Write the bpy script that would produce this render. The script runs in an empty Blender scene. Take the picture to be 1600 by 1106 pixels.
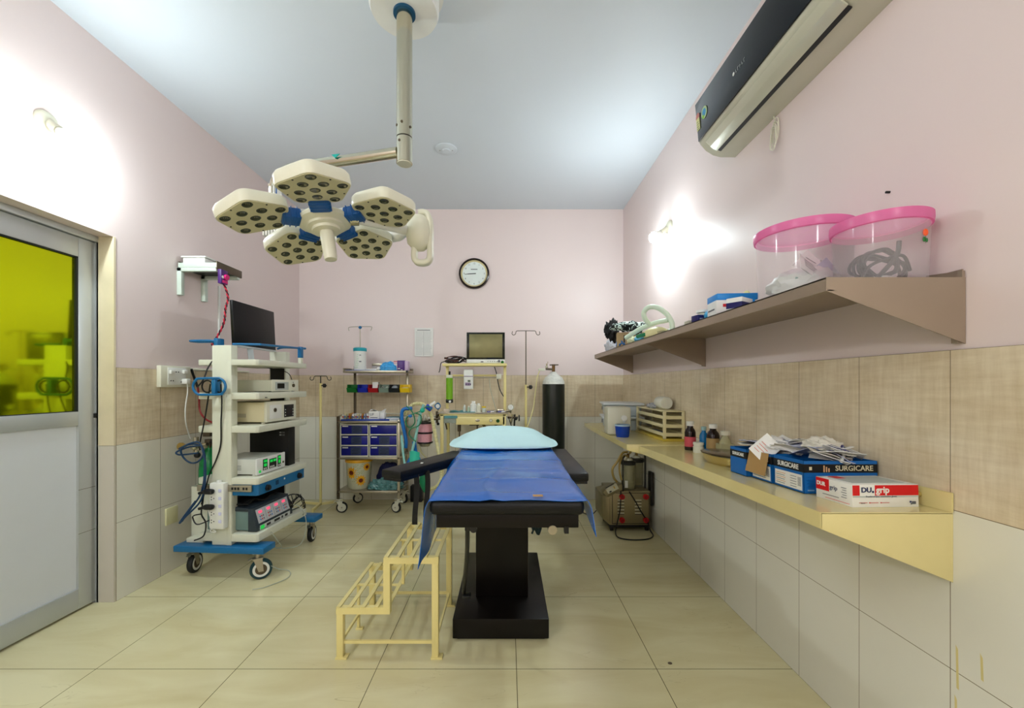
import bpy, bmesh, math, random
from mathutils import Vector, Matrix, noise
R = math.radians
C = bpy.context.scene.collection
random.seed(7)

# ---------------------------------------------------------------- camera
F, VX, VY, H = 645.0, 793.0, 600.0, 1.24
cam_d = bpy.data.cameras.new('camera'); cam = bpy.data.objects.new('camera', cam_d); C.objects.link(cam)
cam.location = (0, 0, H); cam.rotation_euler = (R(90), 0, 0)
cam_d.sensor_width = 36; cam_d.lens = F/1600*36
cam_d.shift_x = (800-VX)/1600; cam_d.shift_y = (VY-553)/1600
cam_d.clip_start = 0.02
bpy.context.scene.camera = cam
# ---------------------------------------------------------------- world, exposure, lamps behind the camera
sc = bpy.context.scene
sc.view_settings.view_transform = 'Standard'; sc.view_settings.look = 'None'
sc.view_settings.gamma = 1; sc.view_settings.exposure = 1.55; sc.view_settings.use_curve_mapping = False
w = bpy.data.worlds.new('world'); sc.world = w; w.use_nodes = True
w.node_tree.nodes['Background'].inputs[0].default_value = (.8, .85, 1, 1)
w.node_tree.nodes['Background'].inputs[1].default_value = 0.0
BULB = 185.0
def lamp(name, loc, power, col, rad=.05):
    d = bpy.data.lights.new(name, 'POINT'); d.energy = power; d.color = col; d.shadow_soft_size = rad
    o = bpy.data.objects.new(name, d); C.objects.link(o); o.location = loc
    return o
lamp('bulb_light_left_rear', (-1.9, -.9, 2.35), 18, (.9, 1, .99), .08)
lamp('bulb_light_right_rear', (.9, -1.4, 2.35), 11, (.9, 1, .99), .08)

def at(px, py, Y):
    return Vector(((px-VX)*Y/F, Y, H-(py-VY)*Y/F))

# ---------------------------------------------------------------- materials
def lin(c):
    c = c/255
    return c/12.92 if c <= .04045 else ((c+.055)/1.055)**2.4
def rgb(c): return (lin(c[0]), lin(c[1]), lin(c[2]), 1)
MATS = {}
def M(name, c, rough=.5, metal=0, trans=0, alpha=1, emit=0, ecol=None, var=.06, vscale=12, bump=0, bscale=60, coat=0, ior=1.45, spec=.5):
    if name in MATS: return MATS[name]
    m = bpy.data.materials.new(name); m.use_nodes = True; nt = m.node_tree; N = nt.nodes; L = nt.links
    b = N['Principled BSDF']
    b.inputs['Roughness'].default_value = rough; b.inputs['Metallic'].default_value = metal
    b.inputs['Transmission Weight'].default_value = trans; b.inputs['Alpha'].default_value = alpha
    b.inputs['Coat Weight'].default_value = coat; b.inputs['IOR'].default_value = ior
    b.inputs['Coat Roughness'].default_value = .08; b.inputs['Specular IOR Level'].default_value = spec
    col = rgb(c)
    tc = N.new('ShaderNodeTexCoord')
    nz = N.new('ShaderNodeTexNoise'); nz.inputs['Scale'].default_value = vscale; nz.inputs['Detail'].default_value = 5
    L.new(tc.outputs['Object'], nz.inputs['Vector'])
    mx = N.new('ShaderNodeMix'); mx.data_type = 'RGBA'
    mx.inputs[6].default_value = tuple(min(1, v*(1+var)) for v in col[:3])+(1,)
    mx.inputs[7].default_value = tuple(v*(1-var) for v in col[:3])+(1,)
    L.new(nz.outputs['Fac'], mx.inputs[0]); L.new(mx.outputs[2], b.inputs['Base Color'])
    if bump:
        n2 = N.new('ShaderNodeTexNoise'); n2.inputs['Scale'].default_value = bscale; n2.inputs['Detail'].default_value = 4
        L.new(tc.outputs['Object'], n2.inputs['Vector'])
        bp = N.new('ShaderNodeBump'); bp.inputs['Strength'].default_value = bump; bp.inputs['Distance'].default_value = .01
        L.new(n2.outputs['Fac'], bp.inputs['Height']); L.new(bp.outputs['Normal'], b.inputs['Normal'])
    if emit:
        b.inputs['Emission Color'].default_value = rgb(ecol or c); b.inputs['Emission Strength'].default_value = emit
    m.diffuse_color = col
    MATS[name] = m
    return m

def translucent(m, c, amount):
    N, L = m.node_tree.nodes, m.node_tree.links
    out = [n for n in N if n.type == 'OUTPUT_MATERIAL'][0]; b = N['Principled BSDF']
    t = N.new('ShaderNodeBsdfTranslucent'); t.inputs[0].default_value = rgb(c)
    x = N.new('ShaderNodeMixShader'); x.inputs[0].default_value = amount
    L.new(b.outputs[0], x.inputs[1]); L.new(t.outputs[0], x.inputs[2]); L.new(x.outputs[0], out.inputs[0])
    return m
def nodes_of(m): return m.node_tree.nodes, m.node_tree.links
def mixc(N, L, fac, a, b):
    x = N.new('ShaderNodeMix'); x.data_type = 'RGBA'
    if isinstance(fac, float): x.inputs[0].default_value = fac
    else: L.new(fac, x.inputs[0])
    for i, v in ((6, a), (7, b)):
        if isinstance(v, tuple): x.inputs[i].default_value = v
        else: L.new(v, x.inputs[i])
    return x.outputs[2]
def ramp(N, L, src, p0, p1):
    r = N.new('ShaderNodeMapRange'); r.inputs[1].default_value = p0; r.inputs[2].default_value = p1
    L.new(src, r.inputs[0]); return r.outputs[0]

def floor_material():
    m = M('floor_tile', (196, 186, 142), rough=.16, var=0, spec=.5); N, L = nodes_of(m); b = N['Principled BSDF']
    tc = N.new('ShaderNodeTexCoord'); mp = N.new('ShaderNodeMapping'); L.new(tc.outputs['Object'], mp.inputs[0])
    mp.inputs['Location'].default_value = (-.039+6.1, -1.797+6.1, 0)
    br = N.new('ShaderNodeTexBrick'); br.offset = 0; br.squash = 1
    br.inputs['Scale'].default_value = 1; br.inputs['Brick Width'].default_value = .61; br.inputs['Row Height'].default_value = .61
    br.inputs['Mortar Size'].default_value = .0016; br.inputs['Mortar Smooth'].default_value = .1; br.inputs['Bias'].default_value = 0
    br.inputs['Color1'].default_value = rgb((203, 194, 152)); br.inputs['Color2'].default_value = rgb((196, 187, 146)); br.inputs['Mortar'].default_value = rgb((92, 84, 58))
    L.new(mp.outputs[0], br.inputs['Vector'])
    # soft cloud + thin veins lying mostly across the room
    mp2 = N.new('ShaderNodeMapping'); mp2.inputs['Scale'].default_value = (1.1, 3.4, 1); L.new(tc.outputs['Object'], mp2.inputs[0])
    n1 = N.new('ShaderNodeTexNoise'); n1.inputs['Scale'].default_value = 1.6; n1.inputs['Detail'].default_value = 6; n1.inputs['Distortion'].default_value = .8
    L.new(mp2.outputs[0], n1.inputs['Vector'])
    c1 = mixc(N, L, ramp(N, L, n1.outputs['Fac'], .35, .7), rgb((226, 218, 176)), rgb((212, 200, 154)))
    n2 = N.new('ShaderNodeTexNoise'); n2.inputs['Scale'].default_value = 1.9; n2.inputs['Detail'].default_value = 3; n2.inputs['Distortion'].default_value = 1.6
    mp3 = N.new('ShaderNodeMapping'); mp3.inputs['Scale'].default_value = (.9, 4.2, 1); mp3.inputs['Location'].default_value = (3, 1, 0); L.new(tc.outputs['Object'], mp3.inputs[0])
    L.new(mp3.outputs[0], n2.inputs['Vector'])
    s = N.new('ShaderNodeMath'); s.operation = 'SUBTRACT'; L.new(n2.outputs['Fac'], s.inputs[0]); s.inputs[1].default_value = .56
    a = N.new('ShaderNodeMath'); a.operation = 'ABSOLUTE'; L.new(s.outputs[0], a.inputs[0])
    v = ramp(N, L, a.outputs[0], .006, 0)
    n3 = N.new('ShaderNodeTexNoise'); n3.inputs['Scale'].default_value = 2.3; L.new(tc.outputs['Object'], n3.inputs['Vector'])
    vm = N.new('ShaderNodeMath'); vm.operation = 'MULTIPLY'; L.new(v, vm.inputs[0]); L.new(ramp(N, L, n3.outputs['Fac'], .5, .75), vm.inputs[1])
    vm2 = N.new('ShaderNodeMath'); vm2.operation = 'MULTIPLY'; L.new(vm.outputs[0], vm2.inputs[0]); vm2.inputs[1].default_value = .6
    c2 = mixc(N, L, vm2.outputs[0], c1, rgb((140, 120, 80)))
    c3 = mixc(N, L, br.outputs['Fac'], c2, rgb((96, 88, 60)))
    L.new(c3, b.inputs['Base Color'])
    return m

def wall_tile_material(name, axis, off):
    """grey-white glazed 30x45 tiles, top row beige; axis = world axis that runs along the wall"""
    m = M(name, (200, 196, 180), rough=.14, var=0); N, L = nodes_of(m); b = N['Principled BSDF']
    tc = N.new('ShaderNodeTexCoord'); sp = N.new('ShaderNodeSeparateXYZ'); L.new(tc.outputs['Object'], sp.inputs[0])
    cb = N.new('ShaderNodeCombineXYZ'); ad = N.new('ShaderNodeMath'); ad.operation = 'ADD'; ad.inputs[1].default_value = 6-off
    L.new(sp.outputs[axis], ad.inputs[0]); L.new(ad.outputs[0], cb.inputs[0]); L.new(sp.outputs['Z'], cb.inputs[1])
    br = N.new('ShaderNodeTexBrick'); br.offset = 0; br.squash = 1; br.inputs['Scale'].default_value = 1
    br.inputs['Brick Width'].default_value = .3; br.inputs['Row Height'].default_value = .445
    br.inputs['Mortar Size'].default_value = .0011; br.inputs['Mortar Smooth'].default_value = .1
    L.new(cb.outputs[0], br.inputs['Vector'])
    nz = N.new('ShaderNodeTexNoise'); nz.inputs['Scale'].default_value = 2.5; nz.inputs['Detail'].default_value = 4; L.new(tc.outputs['Object'], nz.inputs['Vector'])
    low = mixc(N, L, nz.outputs['Fac'], rgb((238, 235, 222)), rgb((226, 222, 206)))
    fs = []
    for sx, sy in ((55, 5), (6, 45)):
        mp = N.new('ShaderNodeMapping'); mp.inputs['Scale'].default_value = (sx, sy, 1); L.new(cb.outputs[0], mp.inputs[0])
        n = N.new('ShaderNodeTexNoise'); n.inputs['Scale'].default_value = 1.0; n.inputs['Detail'].default_value = 5; n.inputs['Roughness'].default_value = .65; L.new(mp.outputs[0], n.inputs['Vector'])
        fs.append(n.outputs['Fac'])
    am = N.new('ShaderNodeMath'); am.operation = 'ADD'; L.new(fs[0], am.inputs[0]); L.new(fs[1], am.inputs[1])
    n4 = N.new('ShaderNodeTexNoise'); n4.inputs['Scale'].default_value = 5; n4.inputs['Detail'].default_value = 6; L.new(tc.outputs['Object'], n4.inputs['Vector'])
    am2 = N.new('ShaderNodeMath'); am2.operation = 'ADD'; L.new(am.outputs[0], am2.inputs[0]); L.new(n4.outputs['Fac'], am2.inputs[1])
    beige = mixc(N, L, ramp(N, L, am2.outputs[0], 1.1, 1.9), rgb((236, 222, 194)), rgb((208, 188, 154)))
    g = N.new('ShaderNodeMath'); g.operation = 'GREATER_THAN'; g.inputs[1].default_value = .89; L.new(sp.outputs['Z'], g.inputs[0])
    c = mixc(N, L, g.outputs[0], low, beige)
    c = mixc(N, L, br.outputs['Fac'], c, rgb((128, 112, 88)))
    L.new(c, b.inputs['Base Color'])
    return m

pink = M('pink_paint', (232, 215, 212), rough=.42, var=.02, vscale=1.5, bump=.05, bscale=9)
ceil_m = M('ceiling_paint', (216, 224, 232), rough=.55, var=.02, vscale=1.2)
floor_m = floor_material()
tile_l = wall_tile_material('wall_tile_left', 'Y', 2.357)
tile_r = wall_tile_material('wall_tile_right', 'Y', 1.155)
tile_b = wall_tile_material('wall_tile_back', 'X', .64)
white = M('white_plastic', (232, 232, 226), rough=.35)
offwhite = M('cream_white_enamel', (226, 224, 204), rough=.35)
cream = M('cream_yellow_paint', (236, 220, 150), rough=.3, var=.05, bump=.03)
creamc = M('counter_yellow_paint', (230, 214, 152), rough=.2, var=.05, coat=.3)
steel = M('brushed_steel', (176, 168, 150), rough=.33, metal=.85, var=.12, vscale=5)
shelfsteel = M('dull_shelf_steel', (168, 152, 134), rough=.42, metal=.6, var=.12, vscale=4)
chrome = M('chrome', (205, 200, 180), rough=.16, metal=1, var=.03)
dsteel = M('dark_steel', (96, 84, 68), rough=.4, metal=.6, var=.1)
black = M('black_plastic', (16, 16, 18), rough=.4)
blackgloss = M('black_gloss_panel', (10, 16, 24), rough=.12)
screen = M('black_screen', (10, 10, 12), rough=.35, spec=.25)
vinyl = M('black_vinyl', (14, 14, 15), rough=.45, spec=.35, bump=.08, bscale=200)
rubber = M('black_rubber', (20, 24, 26), rough=.6)
dbrown = M('blackish_brown_enamel', (13, 8, 6), rough=.35, spec=.3, var=.3, vscale=6)
blue = M('blue_cart_enamel', (16, 104, 158), rough=.35)
sheetblue = M('blue_rubber_sheet', (0, 98, 190), rough=.24, var=.1, vscale=6, bump=.22, bscale=7)
navy = M('navy_drawer_plastic', (14, 20, 128), rough=.35)
lblue = M('light_blue_cloth', (204, 240, 244), rough=.8, bump=.15, bscale=30, var=.03)
aluminium = M('aluminium', (196, 200, 200), rough=.35, metal=.45, var=.03)
lampblue = M('lamp_blue_cover', (10, 84, 158), rough=.35)
cartwhite = M('cart_white_enamel', (218, 218, 200), rough=.4)
paper = M('paper_white', (236, 234, 230), rough=.7)
greenled = M('green_display', (10, 120, 40), rough=.3, emit=.22, ecol=(20, 220, 80))
redled = M('red_display', (240, 60, 90), rough=.3, emit=.45, ecol=(255, 70, 100))
red = M('red_plastic', (200, 20, 28), rough=.4)
yellow = M('yellow_plastic', (245, 205, 20), rough=.4)
green = M('green_plastic', (16, 110, 40), rough=.4)
dgreen = M('green_rubber', (8, 120, 78), rough=.4)
boxblue = M('carton_blue', (12, 100, 176), rough=.4)
midblue = M('mid_blue_plastic', (20, 110, 190), rough=.4)
clear = M('clear_plastic', (240, 240, 240), rough=.08, alpha=.22, var=0)
ink = M('printed_grey_ink', (96, 98, 104), rough=.6)
kraft = M('brown_card', (178, 142, 88), rough=.7)

# ---------------------------------------------------------------- mesh builder
def catmull(pts, n=8, closed=False):
    P = [Vector(p) for p in pts]
    if len(P) < 3: return P
    out = []
    k = len(P)
    rng = range(k) if closed else range(k-1)
    for i in rng:
        if closed: p0, p1, p2, p3 = P[(i-1) % k], P[i], P[(i+1) % k], P[(i+2) % k]
        else: p0, p1, p2, p3 = P[max(i-1, 0)], P[i], P[i+1], P[min(i+2, k-1)]
        for j in range(n):
            t = j/n
            out.append(.5*((2*p1)+(-p0+p2)*t+(2*p0-5*p1+4*p2-p3)*t*t+(-p0+3*p1-3*p2+p3)*t*t*t))
    if not closed: out.append(P[-1])
    return out

class MB:
    def __init__(s, T=None):
        s.bm = bmesh.new(); s.mats = []; s.T = T
    def mi(s, m):
        if m not in s.mats: s.mats.append(m)
        return s.mats.index(m)
    def _fin(s, faces, m):
        i = s.mi(m)
        for f in faces: f.material_index = i
    def box(s, x0, x1, y0, y1, z0, z1, m, bev=0, T=None, seg=2):
        b = bmesh.new()
        bmesh.ops.create_cube(b, size=1)
        for v in b.verts: v.co = Vector(((x0+x1)/2+v.co.x*(x1-x0), (y0+y1)/2+v.co.y*(y1-y0), (z0+z1)/2+v.co.z*(z1-z0)))
        if bev: bmesh.ops.bevel(b, geom=b.edges[:], offset=min(bev, .49*min(abs(x1-x0), abs(y1-y0), abs(z1-z0))), segments=seg, affect='EDGES', profile=.5)
        return s.merge(b, m, T)
    def merge(s, b, m, T=None):
        if T is not None: bmesh.ops.transform(b, matrix=T, verts=b.verts[:])
        me = bpy.data.meshes.new('t'); b.to_mesh(me); b.free()
        n = len(s.bm.faces); s.bm.from_mesh(me); bpy.data.meshes.remove(me)
        s.bm.faces.ensure_lookup_table()
        s._fin(s.bm.faces[n:], m)
        return s
    def cbox(s, c, size, m, bev=0, T=None):
        return s.box(c[0]-size[0]/2, c[0]+size[0]/2, c[1]-size[1]/2, c[1]+size[1]/2, c[2]-size[2]/2, c[2]+size[2]/2, m, bev, T)
    def bar(s, p0, p1, wd, ht, m, bev=0, roll=0):
        p0 = Vector(p0); p1 = Vector(p1); d = p1-p0; L = d.length
        q = d.to_track_quat('X', 'Z').to_matrix().to_4x4()
        return s.box(-L/2, L/2, -wd/2, wd/2, -ht/2, ht/2, m, bev, Matrix.Translation((p0+p1)/2) @ q @ Matrix.Rotation(roll, 4, 'X'))
    def cyl(s, p0, p1, r, m, r2=None, seg=20):
        p0 = Vector(p0); p1 = Vector(p1); d = p1-p0
        b = bmesh.new()
        bmesh.ops.create_cone(b, cap_ends=True, segments=seg, radius1=r, radius2=r if r2 is None else r2, depth=d.length)
        T = Matrix.Translation((p0+p1)/2) @ d.to_track_quat('Z', 'Y').to_matrix().to_4x4()
        return s.merge(b, m, T)
    def sph(s, c, r, m, seg=20, T=None):
        if not hasattr(r, '__len__'): r = (r, r, r)
        b = bmesh.new(); bmesh.ops.create_uvsphere(b, u_segments=seg, v_segments=max(8, seg//2), radius=1)
        TT = Matrix.Translation(c) @ Matrix.Diagonal((r[0], r[1], r[2], 1))
        if T is not None: TT = T @ TT
        return s.merge(b, m, TT)
    def tube(s, pts, r, m, seg=8, n=6, closed=False, raw=False):
        P = [Vector(p) for p in pts] if raw else catmull(pts, n, closed)
        rr = r if callable(r) else (lambda t: r)
        b = bmesh.new(); rings = []
        k = len(P); up = None
        for i, p in enumerate(P):
            if closed: t = (P[(i+1) % k]-P[(i-1) % k])
            else: t = P[min(i+1, k-1)]-P[max(i-1, 0)]
            if t.length < 1e-9: t = Vector((0, 0, 1))
            t.normalize()
            if up is None:
                up = Vector((0, 0, 1)) if abs(t.z) < .9 else Vector((1, 0, 0))
            a = (up-t*up.dot(t))
            if a.length < 1e-6: a = t.orthogonal()
            a.normalize(); up = a; c = t.cross(a)
            rad = rr(i/max(1, k-1))
            rings.append([b.verts.new(p+(a*math.cos(2*math.pi*j/seg)+c*math.sin(2*math.pi*j/seg))*rad) for j in range(seg)])
        kk = k if closed else k-1
        for i in range(kk):
            A, B = rings[i], rings[(i+1) % k]
            for j in range(seg):
                try: b.faces.new((A[j], A[(j+1) % seg], B[(j+1) % seg], B[j]))
                except ValueError: pass
        if not closed:
            b.faces.new(rings[0][::-1]); b.faces.new(rings[-1])
        bmesh.ops.recalc_face_normals(b, faces=b.faces[:])
        return s.merge(b, m)
    def lathe(s, prof, m, c=(0, 0, 0), seg=32, T=None, sx=1, sy=1):
        b = bmesh.new(); rings = []
        for r, z in prof:
            if r < 1e-6: rings.append([b.verts.new((0, 0, z))])
            else: rings.append([b.verts.new((r*math.cos(2*math.pi*j/seg)*sx, r*math.sin(2*math.pi*j/seg)*sy, z)) for j in range(seg)])
        for A, B in zip(rings, rings[1:]):
            for j in range(seg):
                j2 = (j+1) % seg
                if len(A) == 1 and len(B) == 1: continue
                if len(A) == 1: b.faces.new((A[0], B[j2], B[j]))
                elif len(B) == 1: b.faces.new((A[j], A[j2], B[0]))
                else: b.faces.new((A[j], A[j2], B[j2], B[j]))
        bmesh.ops.recalc_face_normals(b, faces=b.faces[:])
        TT = Matrix.Translation(c)
        if T is not None: TT = TT @ T
        return s.merge(b, m, TT)
    def prism(s, pts, d, m, bev=0, T=None):
        b = bmesh.new(); d = Vector(d)
        A = [b.verts.new(Vector(p)) for p in pts]; f = b.faces.new(A)
        r = bmesh.ops.extrude_face_region(b, geom=[f])
        for v in r['geom']:
            if isinstance(v, bmesh.types.BMVert): v.co += d
        bmesh.ops.recalc_face_normals(b, faces=b.faces[:])
        if bev: bmesh.ops.bevel(b, geom=b.edges[:], offset=bev, segments=2, affect='EDGES', profile=.5)
        return s.merge(b, m, T)
    def surf(s, fn, nu, nv, m, thick=.002, T=None):
        b = bmesh.new()
        V = [[b.verts.new(fn(i/nu, j/nv)) for j in range(nv+1)] for i in range(nu+1)]
        for i in range(nu):
            for j in range(nv): b.faces.new((V[i][j], V[i+1][j], V[i+1][j+1], V[i][j+1]))
        bmesh.ops.recalc_face_normals(b, faces=b.faces[:])
        if thick: bmesh.ops.solidify(b, geom=b.faces[:], thickness=thick)
        return s.merge(b, m, T)
    def text(s, txt, size, T, m, ext=.0004, align='LEFT', sx=1, bold=0):
        cu = bpy.data.curves.new('t', 'FONT'); cu.body = txt; cu.size = size; cu.extrude = ext; cu.align_x = align; cu.align_y = 'CENTER'; cu.offset = bold
        cu.resolution_u = 3
        o = bpy.data.objects.new('t', cu); C.objects.link(o)
        dg = bpy.context.evaluated_depsgraph_get(); dg.update()
        me = bpy.data.meshes.new_from_object(o.evaluated_get(dg))
        b = bmesh.new(); b.from_mesh(me)
        bpy.data.objects.remove(o); bpy.data.meshes.remove(me); bpy.data.curves.remove(cu)
        return s.merge(b, m, T @ Matrix.Diagonal((sx, 1, 1, 1)))
    def build(s, name, parent=None, world=False, origin=None, smooth=35, kind=None, label=None, cat=None, group=None):
        if s.T is not None: bmesh.ops.transform(s.bm, matrix=s.T, verts=s.bm.verts[:])
        loc = Vector((0, 0, 0))
        if parent is not None and world:
            bmesh.ops.transform(s.bm, matrix=root_matrix(parent).inverted(), verts=s.bm.verts[:])
        if parent is None:
            if origin is None and kind != 'structure':
                xs = [v.co for v in s.bm.verts]
                lo = [min(v[i] for v in xs) for i in range(3)]; hi = [max(v[i] for v in xs) for i in range(3)]
                origin = ((lo[0]+hi[0])/2, (lo[1]+hi[1])/2, lo[2])
            if origin is not None:
                loc = Vector(origin); bmesh.ops.translate(s.bm, vec=-loc, verts=s.bm.verts[:])
        me = bpy.data.meshes.new(name); s.bm.to_mesh(me); s.bm.free()
        for m in s.mats: me.materials.append(m)
        me.polygons.foreach_set('use_smooth', [True]*len(me.polygons))
        me.set_sharp_from_angle(angle=R(smooth))
        o = bpy.data.objects.new(name, me); C.objects.link(o); o.location = loc
        if parent is not None: o.parent = parent
        if kind: o['kind'] = kind
        if label: o['label'] = label
        if cat: o['category'] = cat
        if group: o['group'] = group
        return o

def root_matrix(o):
    m = Matrix.LocRotScale(o.location, o.rotation_euler, o.scale)
    return root_matrix(o.parent) @ m if o.parent else m
def thing(name, label, cat, loc=(0, 0, 0), rz=0, group=None, kind=None):
    o = bpy.data.objects.new(name, None); C.objects.link(o); o.empty_display_size = .1
    o.location = loc; o.rotation_euler = (0, 0, rz); o['label'] = label; o['category'] = cat
    if group: o['group'] = group
    if kind: o['kind'] = kind
    return o
def copy_tree(o, parent=None):
    c = o.copy(); C.objects.link(c)
    if parent is not None: c.parent = parent
    for ch in o.children: copy_tree(ch, c)
    return c
def TR(x, y, z, rz=0, rx=0, ry=0):
    return Matrix.Translation((x, y, z)) @ Matrix.Rotation(rz, 4, 'Z') @ Matrix.Rotation(ry, 4, 'Y') @ Matrix.Rotation(rx, 4, 'X')
# a text/label frame: local X = reading direction, local Y = up, local Z = outward normal
def frame(o, xdir, up):
    x = Vector(xdir).normalized(); u = Vector(up); z = x.cross(u).normalized(); y = z.cross(x)
    m = Matrix((x, y, z)).transposed().to_4x4(); m.translation = Vector(o); return m

# ================================================================ THE ROOM
XL, XR, YB, YF, HC = -2.24, 1.245, 4.44, -1.8, 3.12
WT = .15
def struct(name, mb): return mb.build(name, kind='structure', smooth=30)
m = MB(); m.box(XL-WT, XR+.1, YF-.1, YB+.1, -.08, 0, floor_m); struct('floor', m)
m = MB(); m.box(XL-WT, XR+.1, YF-.1, YB+.1, HC, HC+.08, ceil_m); struct('ceiling', m)
m = MB(); m.box(XR, XR+.1, YF, YB, 0, HC, pink); struct('wall_right', m)
m = MB(); m.box(XL-WT, XR+.1, YB, YB+.1, 0, HC, pink); struct('wall_back', m)
m = MB(); m.box(XL-WT, XR+.1, YF-.1, YF, 0, HC, pink); struct('wall_front', m)
DY0, DY1, DZ = 1.37, 2.357, 2.077
m = MB(); m.box(XL-WT, XL, DY1, YB, 0, HC, pink); m.box(XL-WT, XL, YF, DY0, 0, HC, pink); m.box(XL-WT, XL, DY0, DY1, DZ, HC, pink)
struct('wall_left', m)
TZ = 1.335
m = MB(); m.box(XR-.006, XR-.0005, YF, YB, 0, TZ, tile_r)
drip = M('yellow_paint_drip', (222, 206, 140), rough=.4)
for y_, z0_, z1_ in ((1.137, .40, .52), (1.078, .465, .535), (1.14, .25, .38)): m.prism([(XR-.0064, y_-.004, z0_), (XR-.0064, y_+.002, z0_+.002), (XR-.0064, y_+.004, z1_), (XR-.0064, y_-.002, z1_-.01)], (.0005, 0, 0), drip)
struct('trim_1', m)
m = MB(); m.box(XL, XR-.006, YB-.006, YB-.0005, 0, TZ, tile_b); struct('trim_2', m)
m = MB(); m.box(XL+.0005, XL+.006, DY1, YB-.006, 0, TZ, tile_l); m.box(XL+.0005, XL+.006, YF, DY0, 0, TZ, tile_l); struct('trim_3', m)
# marble lining of the door recess
marb = M('cream_marble_lining', (222, 208, 176), rough=.3, var=.12, vscale=8)
lingrey = M('pale_tile_lining', (206, 198, 184), rough=.25, var=.04, vscale=5)
m = MB(); m.box(-2.335, XL+.004, DY1-.012, DY1+.0, .89, DZ, marb); m.box(-2.335, XL+.004, DY1-.012, DY1, 0, .888, lingrey)
struct('trim_4', m)
# door
glassm = M('yellow_green_mirror_film', (192, 208, 16), rough=.06, metal=.92, var=.03, vscale=3)
panelm = M('white_laminate', (216, 220, 224), rough=.3, var=.02)
dr = thing('door_1', 'aluminium framed door with yellow-green mirrored glass above a white panel', 'door', (XL-.09, DY1-.5, 0), kind='structure')
X0, X1 = -2.375, -2.325
m = MB()
m.box(X0, X1, 2.3465, DY1-.012, 0, DZ, aluminium, .002); m.box(X0, X1, DY0, 2.3465, 2.044, DZ, aluminium, .002); m.box(X0, X1, DY0, DY0+.03, 0, DZ, aluminium, .002)
m.build('door_frame', dr, world=True)
X0, X1 = -2.372, -2.34
LY0, LY1 = 1.402, 2.344
m = MB()
m.box(X0, X1, LY1-.092, LY1, .012, 2.04, aluminium, .002)
m.box(X0, X1, LY0, LY0+.092, .012, 2.04, aluminium, .002)
for z0, z1 in ((1.935, 2.04), (1.013, 1.09), (.012, .123)): m.box(X0, X1, LY0+.092, LY1-.092, z0, z1, aluminium, .002)
for z in (.42, .31+.35): m.box(X1-.001, X1+.0005, LY1-.092, LY1, z, z+.002, dsteel)
m.build('door_leaf', dr, world=True)
m = MB(); m.box(X0+.01, X1-.014, LY0+.09, LY1-.09, 1.088, 1.937, glassm); m.build('mirrored_glass', dr, world=True)
m = MB(); a = .007
for y0, y1, z0, z1 in ((LY0+.092, LY1-.092, 1.935-a, 1.935), (LY0+.092, LY1-.092, 1.09, 1.09+a*.6), (LY1-.092-a*1.4, LY1-.092, 1.09, 1.935)): m.box(X1-.014, X1-.002, y0, y1, z0, z1, rubber)
m.build('rubber_gasket', dr, world=True)
m = MB(); m.box(X0+.008, X1-.012, LY0+.09, LY1-.09, .12, 1.015, panelm); m.build('door_panel', dr, world=True)
m = MB(); m.box(X1-.002, X1+.012, LY1-.012, LY1+.004, 1.05, 1.075, black, .002); m.build('latch', dr, world=True)

# cable trunking on the left wall above the tiles
m = MB(); m.box(XL, XL+.02, 2.72, 3.55, 1.338, 1.352, offwhite, .002); struct('trim_5', m)
m = MB(); m.box(XL, XL+.012, 3.19, 3.206, 1.352, 2.0, white, .002); struct('trim_6', m)

# ================================================================ WALL BULBS
glow = M('lit_bulb_glass', (255, 255, 250), rough=.5, emit=BULB, ecol=(236, 252, 255))
def wall_lamp(side, Y, z, label):
    """side=+1: wall on the left, bulb points to +x"""
    wx = XL if side > 0 else XR
    t = thing('wall_bulb_lamp', label, 'lamp', (wx, Y, z), 0, 'bulb lamps on the walls')
    d = Vector((side*.82, 0, -.57)).normalized()
    m = MB(); m.lathe([(0, .0), (.052, .0), (.052, .008), (.044, .02), (.02, .034), (0, .034)], offwhite, T=Matrix.Rotation(side*R(90), 4, 'Y')); m.build('mount', t)
    a = Vector((side*.018, 0, -.008))
    m = MB(); m.cyl(a, a+d*.05, .025, offwhite, .021); m.cyl(a+d*.05, a+d*.062, .024, offwhite, .024); m.build('socket', t)
    q = d.to_track_quat('Z', 'Y').to_matrix().to_4x4()
    b0 = a+d*.06
    m = MB(); m.lathe([(0, 0), (.018, 0), (.021, .012), (.033, .034), (.039, .05), (0, .05)], white, T=q); bmesh.ops.translate(m.bm, vec=b0, verts=m.bm.verts[:])
    bo = m.build('bulb', t)
    m = MB(); m.lathe([(0, .0502), (.039, .0502), (.041, .062), (.037, .082), (.022, .098), (0, .103)], glow, T=q); bmesh.ops.translate(m.bm, vec=b0, verts=m.bm.verts[:])
    m.build('glowing_dome', bo)
    return t
wall_lamp(1, 2.0, 2.51, 'lit white bulb in an angled holder on the left wall above the door')
wall_lamp(-1, 3.16, 2.44, 'lit white bulb in an angled holder on the right wall behind the air conditioner')

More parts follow.
